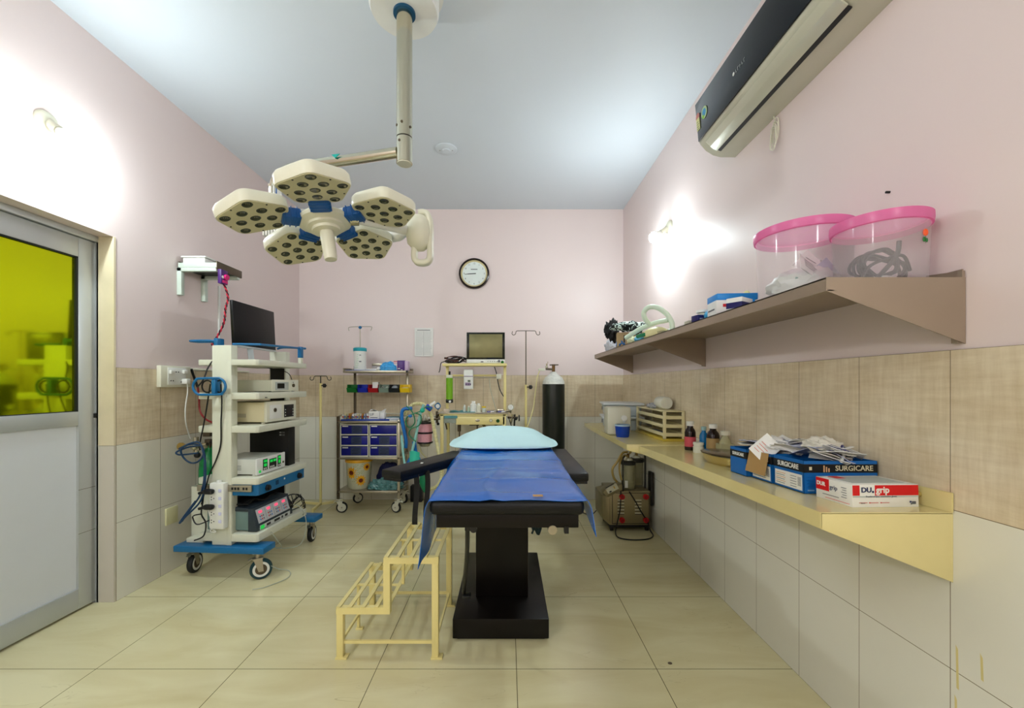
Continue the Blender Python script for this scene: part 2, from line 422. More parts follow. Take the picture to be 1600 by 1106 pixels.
# ================================================================ SMALL WALL THINGS
# clock
t = thing('wall_clock', 'round white wall clock with a dark brown rim on the back wall', 'clock', (-.358, YB, 2.424))
face = M('clock_face', (232, 240, 236), rough=.3)
rim = M('dark_brown_rim', (30, 12, 6), rough=.25)
Rx = Matrix.Rotation(R(90), 4, 'X')
m = MB(); m.lathe([(.142, .008), (.142, .03), (.15, .036), (.162, .03), (.164, .0), (.142, .0)], rim, T=Rx, seg=48); m.build('rim', t)
m = MB(); m.lathe([(0, 0), (.143, 0), (.143, .014), (.0, .014)], face, T=Rx, seg=48)
m.lathe([(.126, .014), (.142, .016), (.142, .024), (.134, .024)], M('brass_ring', (206, 196, 150), rough=.3, metal=.5), T=Rx, seg=48)
for k in range(1, 13):
    a = R(90-30*k)
    m.text(str(k), .026, frame((math.cos(a)*.108, -.0142, math.sin(a)*.108), (1, 0, 0), (0, 0, 1)), ink, align='CENTER')
m.box(-.035, .035, -.0148, -.014, .042, .05, ink)
m.build('dial', t)
def hand(name, ang, L, wd, y):
    a = R(ang); d = Vector((math.cos(a), 0, math.sin(a)))
    m = MB(); m.bar(Vector((0, y, 0))-d*.02, Vector((0, y, 0))+d*L, wd, .0015, black, roll=R(90)); m.build(name, t)
hand('hour_hand', 183.5, .07, .008, -.017)
hand('minute_hand', 184, .1, .005, -.019)
# notice
m = MB(); m.box(-.997, -.797, YB-.0095, YB-.006, 1.537, 1.843, paper)
m.box(-.97, -.83, YB-.0105, YB-.0095, 1.815, 1.822, ink)
nk = M('faint_grey_print', (168, 172, 170), rough=.6)
for i in range(17):
    z = 1.797-i*.0148
    m.box(-.985, -.905-random.random()*.012, YB-.0102, YB-.0095, z, z+.003, nk)
    m.box(-.898, -.815-random.random()*.012, YB-.0102, YB-.0095, z, z+.003, nk)
m.box(-.902, -.9, YB-.0102, YB-.0095, 1.545, 1.805, ink)
m.build('paper_notice', label='white printed paper notice with two columns taped to the back wall', cat='notice')
# ceiling plate
m = MB(); m.lathe([(0, 0), (.03, 0), (.032, .006), (.075, .008), (.085, .014), (.085, .02), (0, .02)], ceil_m, c=(-.49, 3.3, HC-.02)); 
for k in range(2): m.cyl((-.49+(-.05+.1*k), 3.3, HC-.014), (-.49+(-.05+.1*k), 3.3, HC-.01), .004, dsteel)
m.build('ceiling_cover_plate', label='small round white cover plate on the ceiling', cat='cover plate')
# switchboard
t = thing('switch_board', 'white switch board with sockets on the left wall beside the equipment tower', 'switch board', (XL+.006, 2.75, 1.29))
m = MB(); m.box(0, .03, -.125, .122, -.07, .07, offwhite, .004); m.build('plate', t)
m = MB(); m.box(.03, .034, -.075, .075, -.055, .058, white, .002)
for (y, z) in ((-.01, .03), (.01, .03), (-.052, -.028), (-.034, -.028), (.032, -.036)): m.cyl((.033, y, z), (.0355, y, z), .004, black, seg=10)
m.build('socket_panel', t)
for y, z in ((-.052, .03), (.058, .034)):
    m = MB(); m.box(.033, .05, y-.016, y+.016, z-.014, z+.012, white, .004); m.build('switch', t)
m = MB(); m.box(.033, .07, .036, .072, -.05, -.014, white, .006); m.build('plug', t)
m = MB()
m.tube([(XL+.065, 2.805, 1.245), (XL+.062, 2.81, 1.18), (XL+.055, 2.8, 1.08), (XL+.05, 2.81, .98), (XL+.03, 2.86, .9), (XL+.028, 2.88, .86)], .004, white)
m.build('white_cord', t, world=True)
darkred = M('dark_red_cord', (140, 26, 30), rough=.5)
m = MB(); m.tube([(XL+.03, 2.885, 1.345), (XL+.03, 2.91, 1.29), (XL+.04, 2.93, 1.22)], .008, black)
m.tube([(XL+.04, 2.93, 1.23), (XL+.05, 2.93, 1.15), (XL+.08, 2.9, 1.05), (XL+.16, 2.86, .99), (XL+.27, 2.83, .962)], .006, darkred)
m.build('red_power_cable', label='dark red cord running down from the wall to the equipment tower', cat='cable')
m = MB(); m.box(XL+.006, XL+.018, 2.69, 2.785, .315, .425, M('ivory_plastic', (226, 222, 176), rough=.35), .003)
m.build('blank_wall_plate', label='ivory blank wall plate low on the left wall tiles', cat='wall plate')
# small bracket shelf and stabiliser on the left wall
lgrey = M('greenish_white_paint', (206, 218, 206), rough=.5, var=.08)
t = thing('bracket_shelf', 'small dark shelf on white angle brackets high on the left wall', 'shelf', (XL, 2.92, 2.03))
for Y, kk in ((2.81, 0), (3.03, 1)):
    m = MB(); m.box(XL, XL+.03, Y-.015, Y+.015, 1.845, 2.03, lgrey, .002); m.box(XL, XL+.265, Y-.015, Y+.015, 2.005, 2.03, lgrey, .002)
    m.build('bracket', t, world=True)
m = MB(); m.box(XL+.01, XL+.27, 2.795, 3.06, 2.03, 2.036, black)
m.box(XL+.262, XL+.272, 2.795, 3.06, 2.022, 2.075, dsteel, .002); m.box(XL+.01, XL+.27, 2.794, 2.8, 2.03, 2.062, lgrey, .001)
m.box(XL+.01, XL+.02, 2.795, 3.06, 2.03, 2.07, dsteel)
m.build('shelf_board', t, world=True)
m = MB(); m.box(XL+.03, XL+.18, 2.81, 2.98, 2.037, 2.1, white, .004); m.box(XL+.02, XL+.19, 2.803, 2.99, 2.1, 2.112, white, .004)
m.build('voltage_stabiliser', label='white stabiliser box on the small left wall shelf', cat='stabiliser')
purple = M('purple_print', (70, 20, 110), rough=.4); magenta = M('magenta_print', (220, 20, 120), rough=.4)
t = thing('socket_box', 'purple and magenta socket box hung under the small wall shelf', 'socket box', (XL+.285, 2.84, 1.91))
m = MB(); m.box(XL+.273, XL+.298, 2.8, 2.868, 1.925, 2.022, purple, .004); m.build('case', t, world=True)
m = MB(); m.cyl((XL+.298, 2.842, 1.975), (XL+.312, 2.842, 1.972), .02, magenta); m.box(XL+.298, XL+.3015, 2.812, 2.862, 1.932, 1.95, magenta); m.cyl((XL+.298, 2.815, 1.97), (XL+.301, 2.815, 1.97), .01, white, seg=12); m.build('plug', t, world=True)
pts = [(XL+.29, 2.84, 1.925), (XL+.31, 2.85, 1.84), (XL+.30, 2.84, 1.76), (XL+.295, 2.83, 1.66), (XL+.27, 2.8, 1.56), (XL+.28, 2.74, 1.5), (XL+.36, 2.7, 1.492)]
pp = catmull(pts, 14)
m = MB()
for ph, mt in ((0, M('red_twist', (210, 30, 60), rough=.5)), (math.pi, M('black_twist', (60, 10, 30), rough=.5))):
    q = [p+Vector((math.cos(i*.9+ph)*.004, math.sin(i*.9+ph)*.004, 0)) for i, p in enumerate(pp)]
    m.tube(q, .0045, mt, seg=6, raw=True)
m.build('twisted_cord', label='red and black twisted cord hanging from the purple socket box', cat='cord')

# ================================================================ AIR CONDITIONER
t = thing('air_conditioner', 'split air conditioner with black glossy front high on the right wall', 'air conditioner', (XR, 1.77, 2.48))
Y0, Y1 = 1.27, 2.258
acs = M('silver_plastic', (206, 206, 186), rough=.25, metal=.2, var=.04)
prof = [(XR, 2.48), (1.165, 2.48), (1.125, 2.49), (1.085, 2.515), (1.056, 2.548), (1.05, 2.56), (1.036, 2.765), (1.06, 2.78), (XR, 2.78)]
m = MB(); m.prism([(x, Y0, z) for x, z in prof], (0, Y1-Y0, 0), acs); m.build('body', t, world=True)
m = MB(); m.prism([(1.049, Y0+.003, 2.562), (1.042, Y0+.003, 2.562), (1.024, Y0+.003, 2.762), (1.035, Y0+.003, 2.768)], (0, Y1-Y0-.006, 0), blackgloss, .002); m.build('front_panel', t, world=True)
# louvre flap with a dark air slot behind it
m = MB(); m.prism([(1.136, Y0+.09, 2.484), (1.118, Y0+.09, 2.49), (1.118, Y0+.09, 2.486), (1.136, Y0+.09, 2.4795)], (0, Y1-Y0-.15, 0), black); m.build('air_slot', t, world=True)
m = MB(); m.prism([(1.119, Y0+.085, 2.489), (1.085, Y0+.085, 2.512), (1.062, Y0+.085, 2.537), (1.058, Y0+.085, 2.532), (1.082, Y0+.085, 2.507), (1.117, Y0+.085, 2.483)], (0, Y1-Y0-.14, 0), acs, .0008); m.build('louvre_flap', t, world=True)
def acp(y, z, e=.0015):  # point on the sloping black front
    x = 1.042+(z-2.562)*(1.024-1.042)/.2
    return Vector((x-e, y, z))
up = Vector((-.018, 0, .2)); rd = Vector((0, -1, 0))
sg = M('sticker_pale_green', (190, 214, 160), rough=.4); sb = M('sticker_blue', (60, 150, 200), rough=.4); sy = M('sticker_yellow', (222, 220, 150), rough=.4)
m = MB(); T = frame(acp(2.165, 2.665), rd, up)
m.lathe([(0, 0), (.03, 0), (.03, .0006), (0, .0006)], sg, T=T, seg=28); m.lathe([(0, 0), (.019, 0), (.019, .0011), (0, .0011)], sb, T=T, seg=24); m.lathe([(0, 0), (.01, 0), (.01, .0014), (0, .0014)], M('sticker_lime', (130, 190, 50), rough=.4), T=T @ Matrix.Translation((-.012, -.016, 0)), seg=16)
m.build('round_sticker', t, world=True, label='round blue and green sticker')
m = MB(); T = frame(acp(2.235, 2.665), rd, up)
m.lathe([(0, 0), (.02, 0), (.02, .0006), (0, .0006)], M('sticker_pink', (206, 130, 120), rough=.4), T=T @ Matrix.Translation((0, .02, 0)), seg=20); m.box(-.017, .017, -.05, .012, 0, .001, sy, T=T)
for k in range(4): m.box(-.012, .01-.004*(k % 2), -.044+k*.012, -.041+k*.012, .001, .0013, ink, T=T)
m.build('rating_sticker', t, world=True, label='yellow rating sticker with a red round top')
m = MB(); T = frame(acp(1.84, 2.655), rd, up)
m.lathe([(0, 0), (.008, 0), (.008, .0006), (0, .0006)], white, T=T @ Matrix.Translation((-.045, 0, 0)), seg=16)
sv = M('silver_print', (170, 176, 176), rough=.4)
for k in range(5):
    m.box(-.028+k*.016, -.026+k*.016, -.007, .007, 0, .0006, sv, T=T); m.box(-.028+k*.016, -.018+k*.016, (-.007, .005, -.001)[k % 3], (-.005, .007, .001)[k % 3], 0, .0006, sv, T=T)
m.build('logo', t, world=True)
m = MB()
for k in range(5):
    r0 = .02+.006*random.random()
    m.tube([(XR-.012-.004*k, 1.895+.02*math.cos(a)+random.uniform(-.006, .006), 2.41+.05*math.sin(a)-.012*k) for a in [i*2*math.pi/9 for i in range(9)]], .0022, offwhite, seg=6, closed=True)
m.tube([(XR-.01, 1.9, 2.44), (XR-.012, 1.92, 2.5)], .003, offwhite, seg=6)
m.build('wire_bundle', label='small coil of cream wire hanging on the wall below the air conditioner', cat='wire')
m = MB(); m.cyl((XR-.012, 1.345, 2.0-.135), (XR, 1.345, 1.865), .004, black, seg=8); m.build('wall_nail', label='dark nail in the pink right wall above the pink lidded tubs', cat='nail')

# ================================================================ SURGICAL LIGHT
PX, PY = -.492, 1.97
t = thing('surgical_light', 'ceiling mounted surgical light with five white lens heads and blue covers', 'surgical light', (PX, PY, HC))
m = MB(); m.lathe([(0, 3.119), (.185, 3.119), (.185, 3.112), (.163, 3.11), (.163, 3.03), (.155, 3.012), (.0, 3.012)], white, c=(PX, PY, 0), seg=48)
m.build('canopy', t, world=True)
m = MB(); m.lathe([(.036, 3.013), (.052, 3.013), (.052, 3.0), (.036, 3.0)], M('dark_blue_collar', (6, 76, 112), rough=.4), c=(PX, PY, 0)); m.build('collar', t, world=True)
m = MB(); m.cyl((PX, PY, 2.415), (PX, PY, 3.03), .037, chrome, seg=32)
m.cyl((PX, PY, 2.408), (PX, PY, 2.416), .034, black, seg=32); m.cyl((PX, PY, 2.292), (PX, PY, 2.409), .0375, chrome, seg=32); m.cyl((PX, PY, 2.288), (PX, PY, 2.296), .034, offwhite, seg=32)
for a, z in ((-95, 2.47), (-150, 2.465), (-30, 2.455), (-115, 2.385), (180, 2.33)):
    d = Vector((math.cos(R(a)), math.sin(R(a)), 0)); m.cyl(Vector((PX, PY, z))+d*.035, Vector((PX, PY, z))+d*.0395, .006, dsteel, seg=12)
m.build('pole', t, world=True)
m = MB(); m.tube([(PX-.03, PY, 2.345), (-.8, 2.04, 2.345), (-1.06, 2.1, 2.345), (-1.15, 2.122, 2.328), (-1.195, 2.13, 2.285), (-1.2, 2.132, 2.24)], .025, chrome, seg=20)
m.build('horizontal_arm', t, world=True)
m = MB(); T = frame((-.84, 2.02, 2.35), (1, -.18, 0), (0, .15, 1))
m.prism([(-.022, .012, .003), (.024, .012, .003), (.0, -.008, .003)], (0, 0, .003), M('teal_sticker', (20, 170, 160), rough=.4), T=T)
m.build('arm_sticker', t, world=True, label='teal triangular sticker')
m = MB(); m.cyl((-1.2, 2.132, 2.07), (-1.2, 2.132, 2.25), .03, white, seg=24); m.cyl((-1.2, 2.132, 2.25), (-1.2, 2.132, 2.262), .033, chrome, seg=24)
for k in range(3): m.cyl((-1.2+.012*k, 2.1, 2.1), (-1.2+.012*k, 2.1, 2.25), .003, (chrome, white, lampblue)[k], seg=8)
m.sph((-1.2, 2.132, 2.04), (.045, .045, .04), white)
for k in range(5): m.box(-1.235+.014*k, -1.228+.014*k, 2.08, 2.18, 1.99, 2.02, white)
m.build('drop_joint', t, world=True)
YK = Vector((-.385, 1.80, 1.905))
m = MB(); m.tube([(-1.2, 2.132, 2.02), (-.95, 2.03, 1.97), (-.62, 1.9, 1.915), (-.5, 1.85, 1.905), (-.44, 1.825, 1.915)], lambda u: .026 if u < .8 else .026-(u-.8)*.08, white, seg=16)
m.build('spring_arm', t, world=True)
m = MB()
m.lathe([(0, -.075), (.025, -.07), (.05, -.045), (.058, 0), (.05, .05), (.03, .075), (0, .082)], offwhite, c=YK+Vector((0, 0, -.01)), seg=28)
m.build('knuckle_housing', t, world=True)
m = MB()
yk = [(.0, .0, .08), (.035, 0, .075), (.048, 0, .03), (.048, 0, -.06), (.047, 0, -.115), (.03, 0, -.135), (-.005, 0, -.135), (-.02, 0, -.115), (-.018, 0, -.06), (-.01, 0, .0)]
pp = catmull([YK+Vector(p)*1.0 for p in yk], 5)
for off in (-.012, .0, .012): m.tube([p+Vector((0, off, 0)) for p in pp], .0125, offwhite, seg=12, raw=True)
m.build('yoke', t, world=True)
# tilted head plane
HCN = Vector((-.708, 1.60, 1.872))
TH = Matrix.Translation(HCN) @ Matrix.Rotation(R(-11), 4, 'Y') @ Matrix.Rotation(R(-5.5), 4, 'X')
m = MB(); m.cyl(YK+Vector((-.03, 0, 0)), TH @ Vector((.12, .03, .0)), .02, white, seg=20); m.cyl(TH @ Vector((.12, .03, 0)), TH @ Vector((.09, .02, 0)), .026, chrome, seg=20); m.build('head_arm', t, world=True)
m = MB(T=TH)
m.lathe([(0, .012), (.07, .012), (.092, .008), (.098, .0), (.096, -.012), (.07, -.022), (.068, -.03), (.052, -.034), (.05, -.044), (0, -.046)], offwhite, seg=40)
hub = m.build('centre_hub', t, world=True)
m = MB(T=TH); m.lathe([(0, -.04), (.024, -.04), (.026, -.06), (.024, -.15), (.022, -.158), (0, -.16)], offwhite, seg=28); m.build('sterile_handle', t, world=True)
lensm = M('lens_dark_glass', (52, 58, 46), rough=.12, var=.3, vscale=90)
ledface = M('lens_plate_beige', (206, 200, 164), rough=.45)
def rounded_poly(n_out, r, cr, k=5):
    out = []
    n = len(n_out)
    for i in range(n):
        p0, p, p1 = n_out[i-1], n_out[i], n_out[(i+1) % n]
        a = p+(p0-p).normalized()*cr; b = p+(p1-p).normalized()*cr
        for j in range(k+1):
            u = j/k; out.append(a*(1-u)**2+p*2*u*(1-u)+b*u*u)
    return out
RP = .236
for i, ang in enumerate((-73, -1, 71, 143, 215)):
    a = R(ang); d = Vector((math.cos(a), math.sin(a), 0))
    # local frame: x outward, z up, tilted so that its face looks at the common focus
    LT = TH @ Matrix.Translation(d*RP) @ Matrix.Rotation(a, 4, 'Z') @ Matrix.Rotation(R(9), 4, 'Y')
    V = [Vector((math.cos(R(72*k))*.13, math.sin(R(72*k))*.13, 0)) for k in range(5)]
    P = rounded_poly(V, 0, .03)
    m = MB(T=LT)
    b = bmesh.new()
    rings = []
    for sc_, z in ((.80, .03), (.93, .026), (1.0, .014), (1.0, -.012), (.985, -.018)):
        rings.append([b.verts.new((p.x*sc_, p.y*sc_, z)) for p in P])
    for A, B in zip(rings, rings[1:]):
        for j in range(len(P)): b.faces.new((A[j], A[(j+1) % len(P)], B[(j+1) % len(P)], B[j]))
    b.faces.new(rings[0]); b.faces.new(rings[-1][::-1]); bmesh.ops.recalc_face_normals(b, faces=b.faces[:])
    m.merge(b, offwhite)
    head = m.build('lamp_head', t, world=True)
    m = MB(T=LT); m.prism([(p.x*.955, p.y*.955, -.0175) for p in P], (0, 0, -.003), ledface)
    for k in range(5): q = Vector((math.cos(R(72*k+36)), math.sin(R(72*k+36)), 0))*.094; m.cyl(q+Vector((0, 0, -.02)), q+Vector((0, 0, -.022)), .003, black, seg=8)
    m.build('lens_plate', head, world=True)
    pos = [Vector((0, 0, 0))]+[Vector((math.cos(R(72*k)), math.sin(R(72*k)), 0))*.093 for k in range(5)]+[Vector((math.cos(R(72*k+36)), math.sin(R(72*k+36)), 0))*.053 for k in range(5)]
    for q in pos:
        m = MB(T=LT); m.lathe([(0, -.0214), (.0125, -.0214), (.0155, -.0222), (.0175, -.0206)], lensm, c=q, seg=20)
        for s_ in range(3): m.box(q.x-.006+.005*s_, q.x-.0055+.005*s_, q.y+.004, q.y+.011, -.0222, -.0214, ledface)
        m.build('lens', head, world=True)
    # blue covered neck
    LN = TH @ Matrix.Rotation(a, 4, 'Z')
    m = MB(T=LN); m.box(.085, .15, -.035, .035, -.018, .022, lampblue, .008)
    for k in range(3): m.box(.098+.02*k, .102+.02*k, -.037, .037, -.02, .024, lampblue, .002)
    m.build('blue_cover', t, world=True)
    m = MB(T=LN); m.box(.06, .1, -.022, .022, .0, .028, white, .005); m.build('neck', t, world=True)

# ================================================================ OPERATING TABLE
t = thing('operating_table', 'black operating table with pedestal column and padded top', 'operating table', (-.03, 2.4, 0))
m = MB(); m.box(-.265, .2, 1.99, 2.78, .012, .108, dbrown, .004); m.box(-.245, .18, 2.01, 2.76, 0, .014, black)
m.build('base', t, world=True)
m = MB(); m.box(-.169, .11, 2.19, 2.62, .108, .735, dbrown, .006); m.box(-.185, .126, 2.17, 2.64, .6, .735, dbrown, .004); m.build('column', t, world=True)
m = MB()
m.box(-.25, .25, 1.45, 3.3, .735, .785, dbrown, .003)
for x in (-.262, .255): m.box(x, x+.01, 1.6, 3.2, .745, .775, steel, .002)
m.cyl((-.12, 1.452, .728), (-.12, 1.5, .728), .012, black); m.cyl((.158, 1.446, .728), (.158, 1.5, .728), .016, steel); m.box(.2, .215, 1.448, 1.47, .715, .74, black)
m.build('top_frame', t, world=True)
m = MB(); m.box(-.273, .27, 1.435, 3.34, .78, .833, vinyl, .02, seg=4); m.build('mattress', t, world=True)
m = MB(); m.tube([(-.15, 1.56, .735), (-.155, 1.6, .68), (-.165, 1.68, .55), (-.19, 1.82, .36), (-.197, 1.86, .3)], .009, black, n=4); m.box(-.2, -.165, 1.83, 1.87, .288, .3, black, .003); m.box(-.16, -.135, 1.54, 1.58, .69, .737, black, .004); m.build('crank_lever', t, world=True)
m = MB(); m.bar((.13, 1.95, .735), (.1, 2.2, .56), .03, .03, black); m.bar((.17, 2.0, .735), (.12, 2.2, .6), .02, .02, black); m.build('strut', t, world=True)
m = MB()
m.surf(lambda u, v: Vector((.115+.045*u+.01*math.sin(v*9), 2.1+.05*u, .62-.14*v+.02*math.sin(u*6))), 6, 8, M('dark_teal_cloth', (10, 40, 48), rough=.8), .01)
m.build('cloth_strap', t, world=True)
def armboard(p0, p1, w0, w1, name):
    p0 = Vector(p0); p1 = Vector(p1); d = (p1-p0).normalized(); s = Vector((-d.y, d.x, 0))
    m = MB(); P = [p0-s*w0, p1-s*w1, p1+s*w1, p0+s*w0]
    m.prism([Vector((p.x, p.y, .79)) for p in P], (0, 0, .04), vinyl, .008); o = m.build(name, t, world=True)
    m = MB(); m.prism([Vector((p.x, p.y, .778)) for p in [p0-s*w0*.9, p1-s*w1*.9-d*.01, p1+s*w1*.9-d*.01, p0+s*w0*.9]], (0, 0, .014), black); m.build('board_plate', o, world=True)
    return o
armboard((-.27, 2.52, 0), (-.555, 1.96, 0), .075, .06, 'arm_board')
armboard((.31, 2.62, 0), (.325, 1.9, 0), .06, .05, 'arm_board')
for (x, y, z0, z1) in ((-.455, 2.05, .545, .8), (-.41, 2.1, .565, .8)):
    m = MB(); m.surf(lambda u, v, x=x, y=y, z0=z0, z1=z1: Vector((x+(u-.5)*.026+.004*math.sin(v*5), y+.006*math.sin(v*4+1), z1-(z1-z0)*v)), 3, 14, vinyl, .003); m.build('arm_strap', t, world=True)
m = MB(); m.box(-.45, -.438, 2.13, 2.15, .83, .8325, white); m.build('strap_clip', t, world=True)

# blue rubber sheet
def sheet(u, v):
    Y = 1.437+(2.84-1.437)*v
    wob = math.sin(Y*9+.6)*.5+math.sin(Y*23+1.1)*.22
    front = max(0, 1-(Y-1.437)/.16)
    L = .10+.15*max(0, min(1, (2.25-Y)/.35)) + .012*math.sin(Y*16) + .05*max(0, min(1, (Y-2.3)/.2))
    Rr = .085+.04*front
    headk = min(1, max(0, (Y-2.0)/.35))
    W = .276
    tot = L+2*W+Rr
    s = u*tot
    n = noise.noise(Vector((u*4, Y*5, 3.1)))*.01 + .008*(1-min(1, abs(((Y-1.62+.04*noise.noise(Vector((u*3, 1, 2))))/.21) % 1-.5)*7))*(.5+.5*noise.noise(Vector((u*4, Y*2, 9)))) + .006*(1-min(1, abs(u-.52-.03*math.sin(Y*7))*22))*(1 if Y < 1.95 else .3)
    if s < L:
        k = L-s
        x = -W-.012*math.sin(min(1, k/.04)*1.57)-k*(.10+.55*headk); z = .838-k*(.98-.35*headk); z -= 0
        x += .006*wob; zz = z
        Y2 = Y-.02*math.sin(k*8)
    elif s > L+2*W:
        k = s-L-2*W
        x = W+.012*math.sin(min(1, k/.04)*1.57)+k*(.1+.25*headk); zz = .838-k*.95; Y2 = Y-.02*math.sin(k*8); x += .006*wob
    else:
        x = -W+(s-L); e = min(1, (W-abs(x))/.03); zz = .838+n*e+.002*e; Y2 = Y+.0
        if v < .001: zz -= .001
    # first 3 cm roll down over the end of the mattress
    if v < .02 and abs(x) < W: zz -= .004
    return Vector((x, Y2+(.012*math.sin(u*11)+.008*math.sin(u*23))*(front if v > 0 else 1)*.7, zz))
m = MB(); m.surf(sheet, 90, 90, sheetblue, .0018)
o = m.build('rubber_sheet', smooth=60, label='crumpled blue rubber sheet spread over the operating table, hanging at its left corner', cat='sheet')
m = MB(); m.box(.09, .125, 1.452, 1.472, .8445, .8465, kraft, T=None); m.build('paper_scrap', label='tiny scrap of brown paper on the near edge of the blue sheet', cat='paper scrap')
# pillow
b = bmesh.new(); bmesh.ops.create_uvsphere(b, u_segments=48, v_segments=24, radius=1)
for v in b.verts:
    x, y, z = v.co
    sx = abs(x)**.55*(1 if x > 0 else -1); sy = abs(y)**.6*(1 if y > 0 else -1)
    k = (1-abs(sx)**3.2*.75)*(1-abs(sy)**4*.4)
    k = (1-abs(sx)**2.6)*(1-abs(sy)**3*.6)
    zz = z*.105*k if z > 0 else z*.012
    v.co = Vector((sx*.345, sy*.215, zz + noise.noise(Vector((x*3, y*3, z*2)))*.006*(1 if z > 0 else .2)))
m = MB(); m.merge(b, lblue, TR(-.025, 2.68, .862, rx=R(2)))
m.build('pillow', smooth=70, label='pale aqua pillow at the head of the operating table', cat='pillow')

# ================================================================ STEP STOOL
t = thing('step_stool', 'cream painted metal double step stool with slatted treads', 'step stool', (-.54, 2.1, 0))
A, B, Cx = -.772, -.545, -.312   # left edge, riser, right edge
Y0, Y1, YM = 1.86, 2.33, 2.085
w_ = .03
def leg(x, y, z0, z1, wd=w_, foot=True):
    m = MB(); m.box(x, x+wd, y, y+wd, z0, z1, cream, .002)
    if foot and z0 < .01: m.box(x-.004, x+wd+.018, y-.004, y+wd+.004, 0, .008, cream, .001)
    m.build('leg', t, world=True)
leg(A, Y0, 0, .21); leg(Cx-w_, Y0, 0, .44); leg(A, Y1-w_, 0, .21); leg(Cx-w_, Y1-w_, 0, .44)
leg(A+.01, YM+.0, 0, .222, .014); leg(B+.01, YM, .228, .45, .014, False)
m = MB()
for y in (Y0, Y1-w_):
    m = MB(); a_, b_ = B-w_*.5, B+w_*.5
    m.prism([(A-.001, y-.001, .2285), (A-.001, y-.001, .203), (b_, y-.001, .203), (b_, y-.001, .43), (Cx+.001, y-.001, .43), (Cx+.001, y-.001, .4555), (a_, y-.001, .4555), (a_, y-.001, .2285)], (0, w_+.002, 0), cream)
    m.build('step_frame', t, world=True)
def slats(x0, x1, z):
    m = MB(); n = 5
    for k in range(n):
        x = x0+(x1-x0)*k/(n-1); x = min(max(x, x0+.009), x1-.009)
        m.box(x-.009, x+.009, Y0, Y1, z, z+.006, cream)
    for y in (Y0+.008, YM, Y1-.008): m.box(x0+.004, x1-.004, y-.007, y+.007, z-.0065, z+.0012, cream)
    m.build('slatted_tread', t, world=True)
slats(A, B+.012, .23); slats(B-.012, Cx, .456)
m = MB()
for y in (Y0+.01, Y1-.02): m.box(A+.015, Cx-.015, y, y+.01, .064, .078, cream)
for x in (A+.01, Cx-.02): m.box(x, x+.01, Y0+.02, Y1-.02, .064, .076, cream)
m.build('stretcher', t, world=True)

# ================================================================ casters
def caster(parent, x, y, ztop, r, m_fork, ang=0, ring=white, tread=rubber, wd=.03, world=False, off=.02):
    T = TR(x, y, 0, rz=ang)
    m = MB(T=T); zc = r
    m.cyl((0, 0, r*2+.004), (0, 0, ztop), .014, m_fork); m.box(-.028, .028, -.024, .024, ztop-.006, ztop, m_fork, .001)
    m.box(-.03, .03, -wd*.75, wd*.75, r*2+.004, r*2+.01, m_fork, .001)
    for s_ in (-1, 1):
        m.prism([(-.025, s_*wd*.68, 2*r+.008), (.025, s_*wd*.68, 2*r+.008), (off+.014, s_*wd*.68, r-.012), (off-.014, s_*wd*.68, r-.012)], (0, s_*.002, 0), m_fork)
    m.cyl((off, -wd*.8, zc), (off, wd*.8, zc), .007, steel, seg=12)
    m.bar((-.03, 0, 2*r+.012), (-.052, 0, 2*r+.0), .024, .003, m_fork)
    o = m.build('caster', parent, world=world)
    m = MB(T=T); RX = Matrix.Rotation(R(90), 4, 'X')
    m.lathe([(r*.72, -wd/2), (r*.93, -wd/2), (r, -wd*.28), (r, wd*.28), (r*.93, wd/2), (r*.72, wd/2)], tread, c=(off, 0, zc), T=RX, seg=32)
    m.lathe([(r*.52, -wd*.53), (r*.74, -wd*.53), (r*.74, wd*.53), (r*.52, wd*.53)], ring, c=(off, 0, zc), T=RX, seg=32)
    m.lathe([(0, -wd*.45), (r*.54, -wd*.45), (r*.54, wd*.45), (0, wd*.45)], dsteel if ring is white else ring, c=(off, 0, zc), T=RX, seg=28)
    m.build('wheel', o, world=world)
    return o

# ================================================================ EQUIPMENT TOWER (local: x = towards the room, y = away from the camera)
N0 = (-1.82, 2.66, 0); ca = R(-4)
TC = TR(*N0, rz=ca)
t = thing('equipment_tower', 'tall cream and blue endoscopy equipment trolley on big casters by the left wall', 'equipment trolley', N0, ca)
m = MB(); m.box(-.3, .3, -.062, .062, .173, .213, blue, .006); m.build('base_bar', t)
m = MB(); m.box(-.3, .3, .54, .66, .173, .213, blue, .006); m.build('base_bar', t)
for x, y, a in ((-.245, .03, 100), (.235, -.02, 35), (.235, .6, 100), (-.24, .6, 60)): caster(t, x, y, .174, .064, steel, R(a), tread=M('caster_teal_tread', (10, 54, 62), rough=.5) if x > 0 and y < .1 else rubber, off=.018)
m = MB(); m.box(-.066, .064, -.03, .03, .213, 1.488, cartwhite, .006); m.box(.03, .066, -.031, .0, .213, 1.4, cartwhite, .004); m.build('column', t)
m = MB(); m.box(-.066, .064, .54, .6, .213, 1.49, cartwhite, .006); m.box(-.055, .055, .536, .541, .24, 1.38, black); m.build('column', t)
SH = [(1.36, 1.397), (1.143, 1.185), (.93, .972), (.6, .642), (.236, .286)]
for z0, z1 in SH:
    m = MB()
    for a_, b_ in ((-.158, -.0665), (.0665, .24)):
        pass
    m.prism([(-.158, .0, z0), (-.158, -.028, z0), (.225, -.028, z0), (.24, -.014, z0), (.24, .53, z0), (-.158, .53, z0)], (0, 0, z1-z0), cartwhite, .004)
    m.build('shelf', t)
m = MB(); m.box(.241, .244, .04, .06, 1.15, 1.155, black); m.build('screw', t)
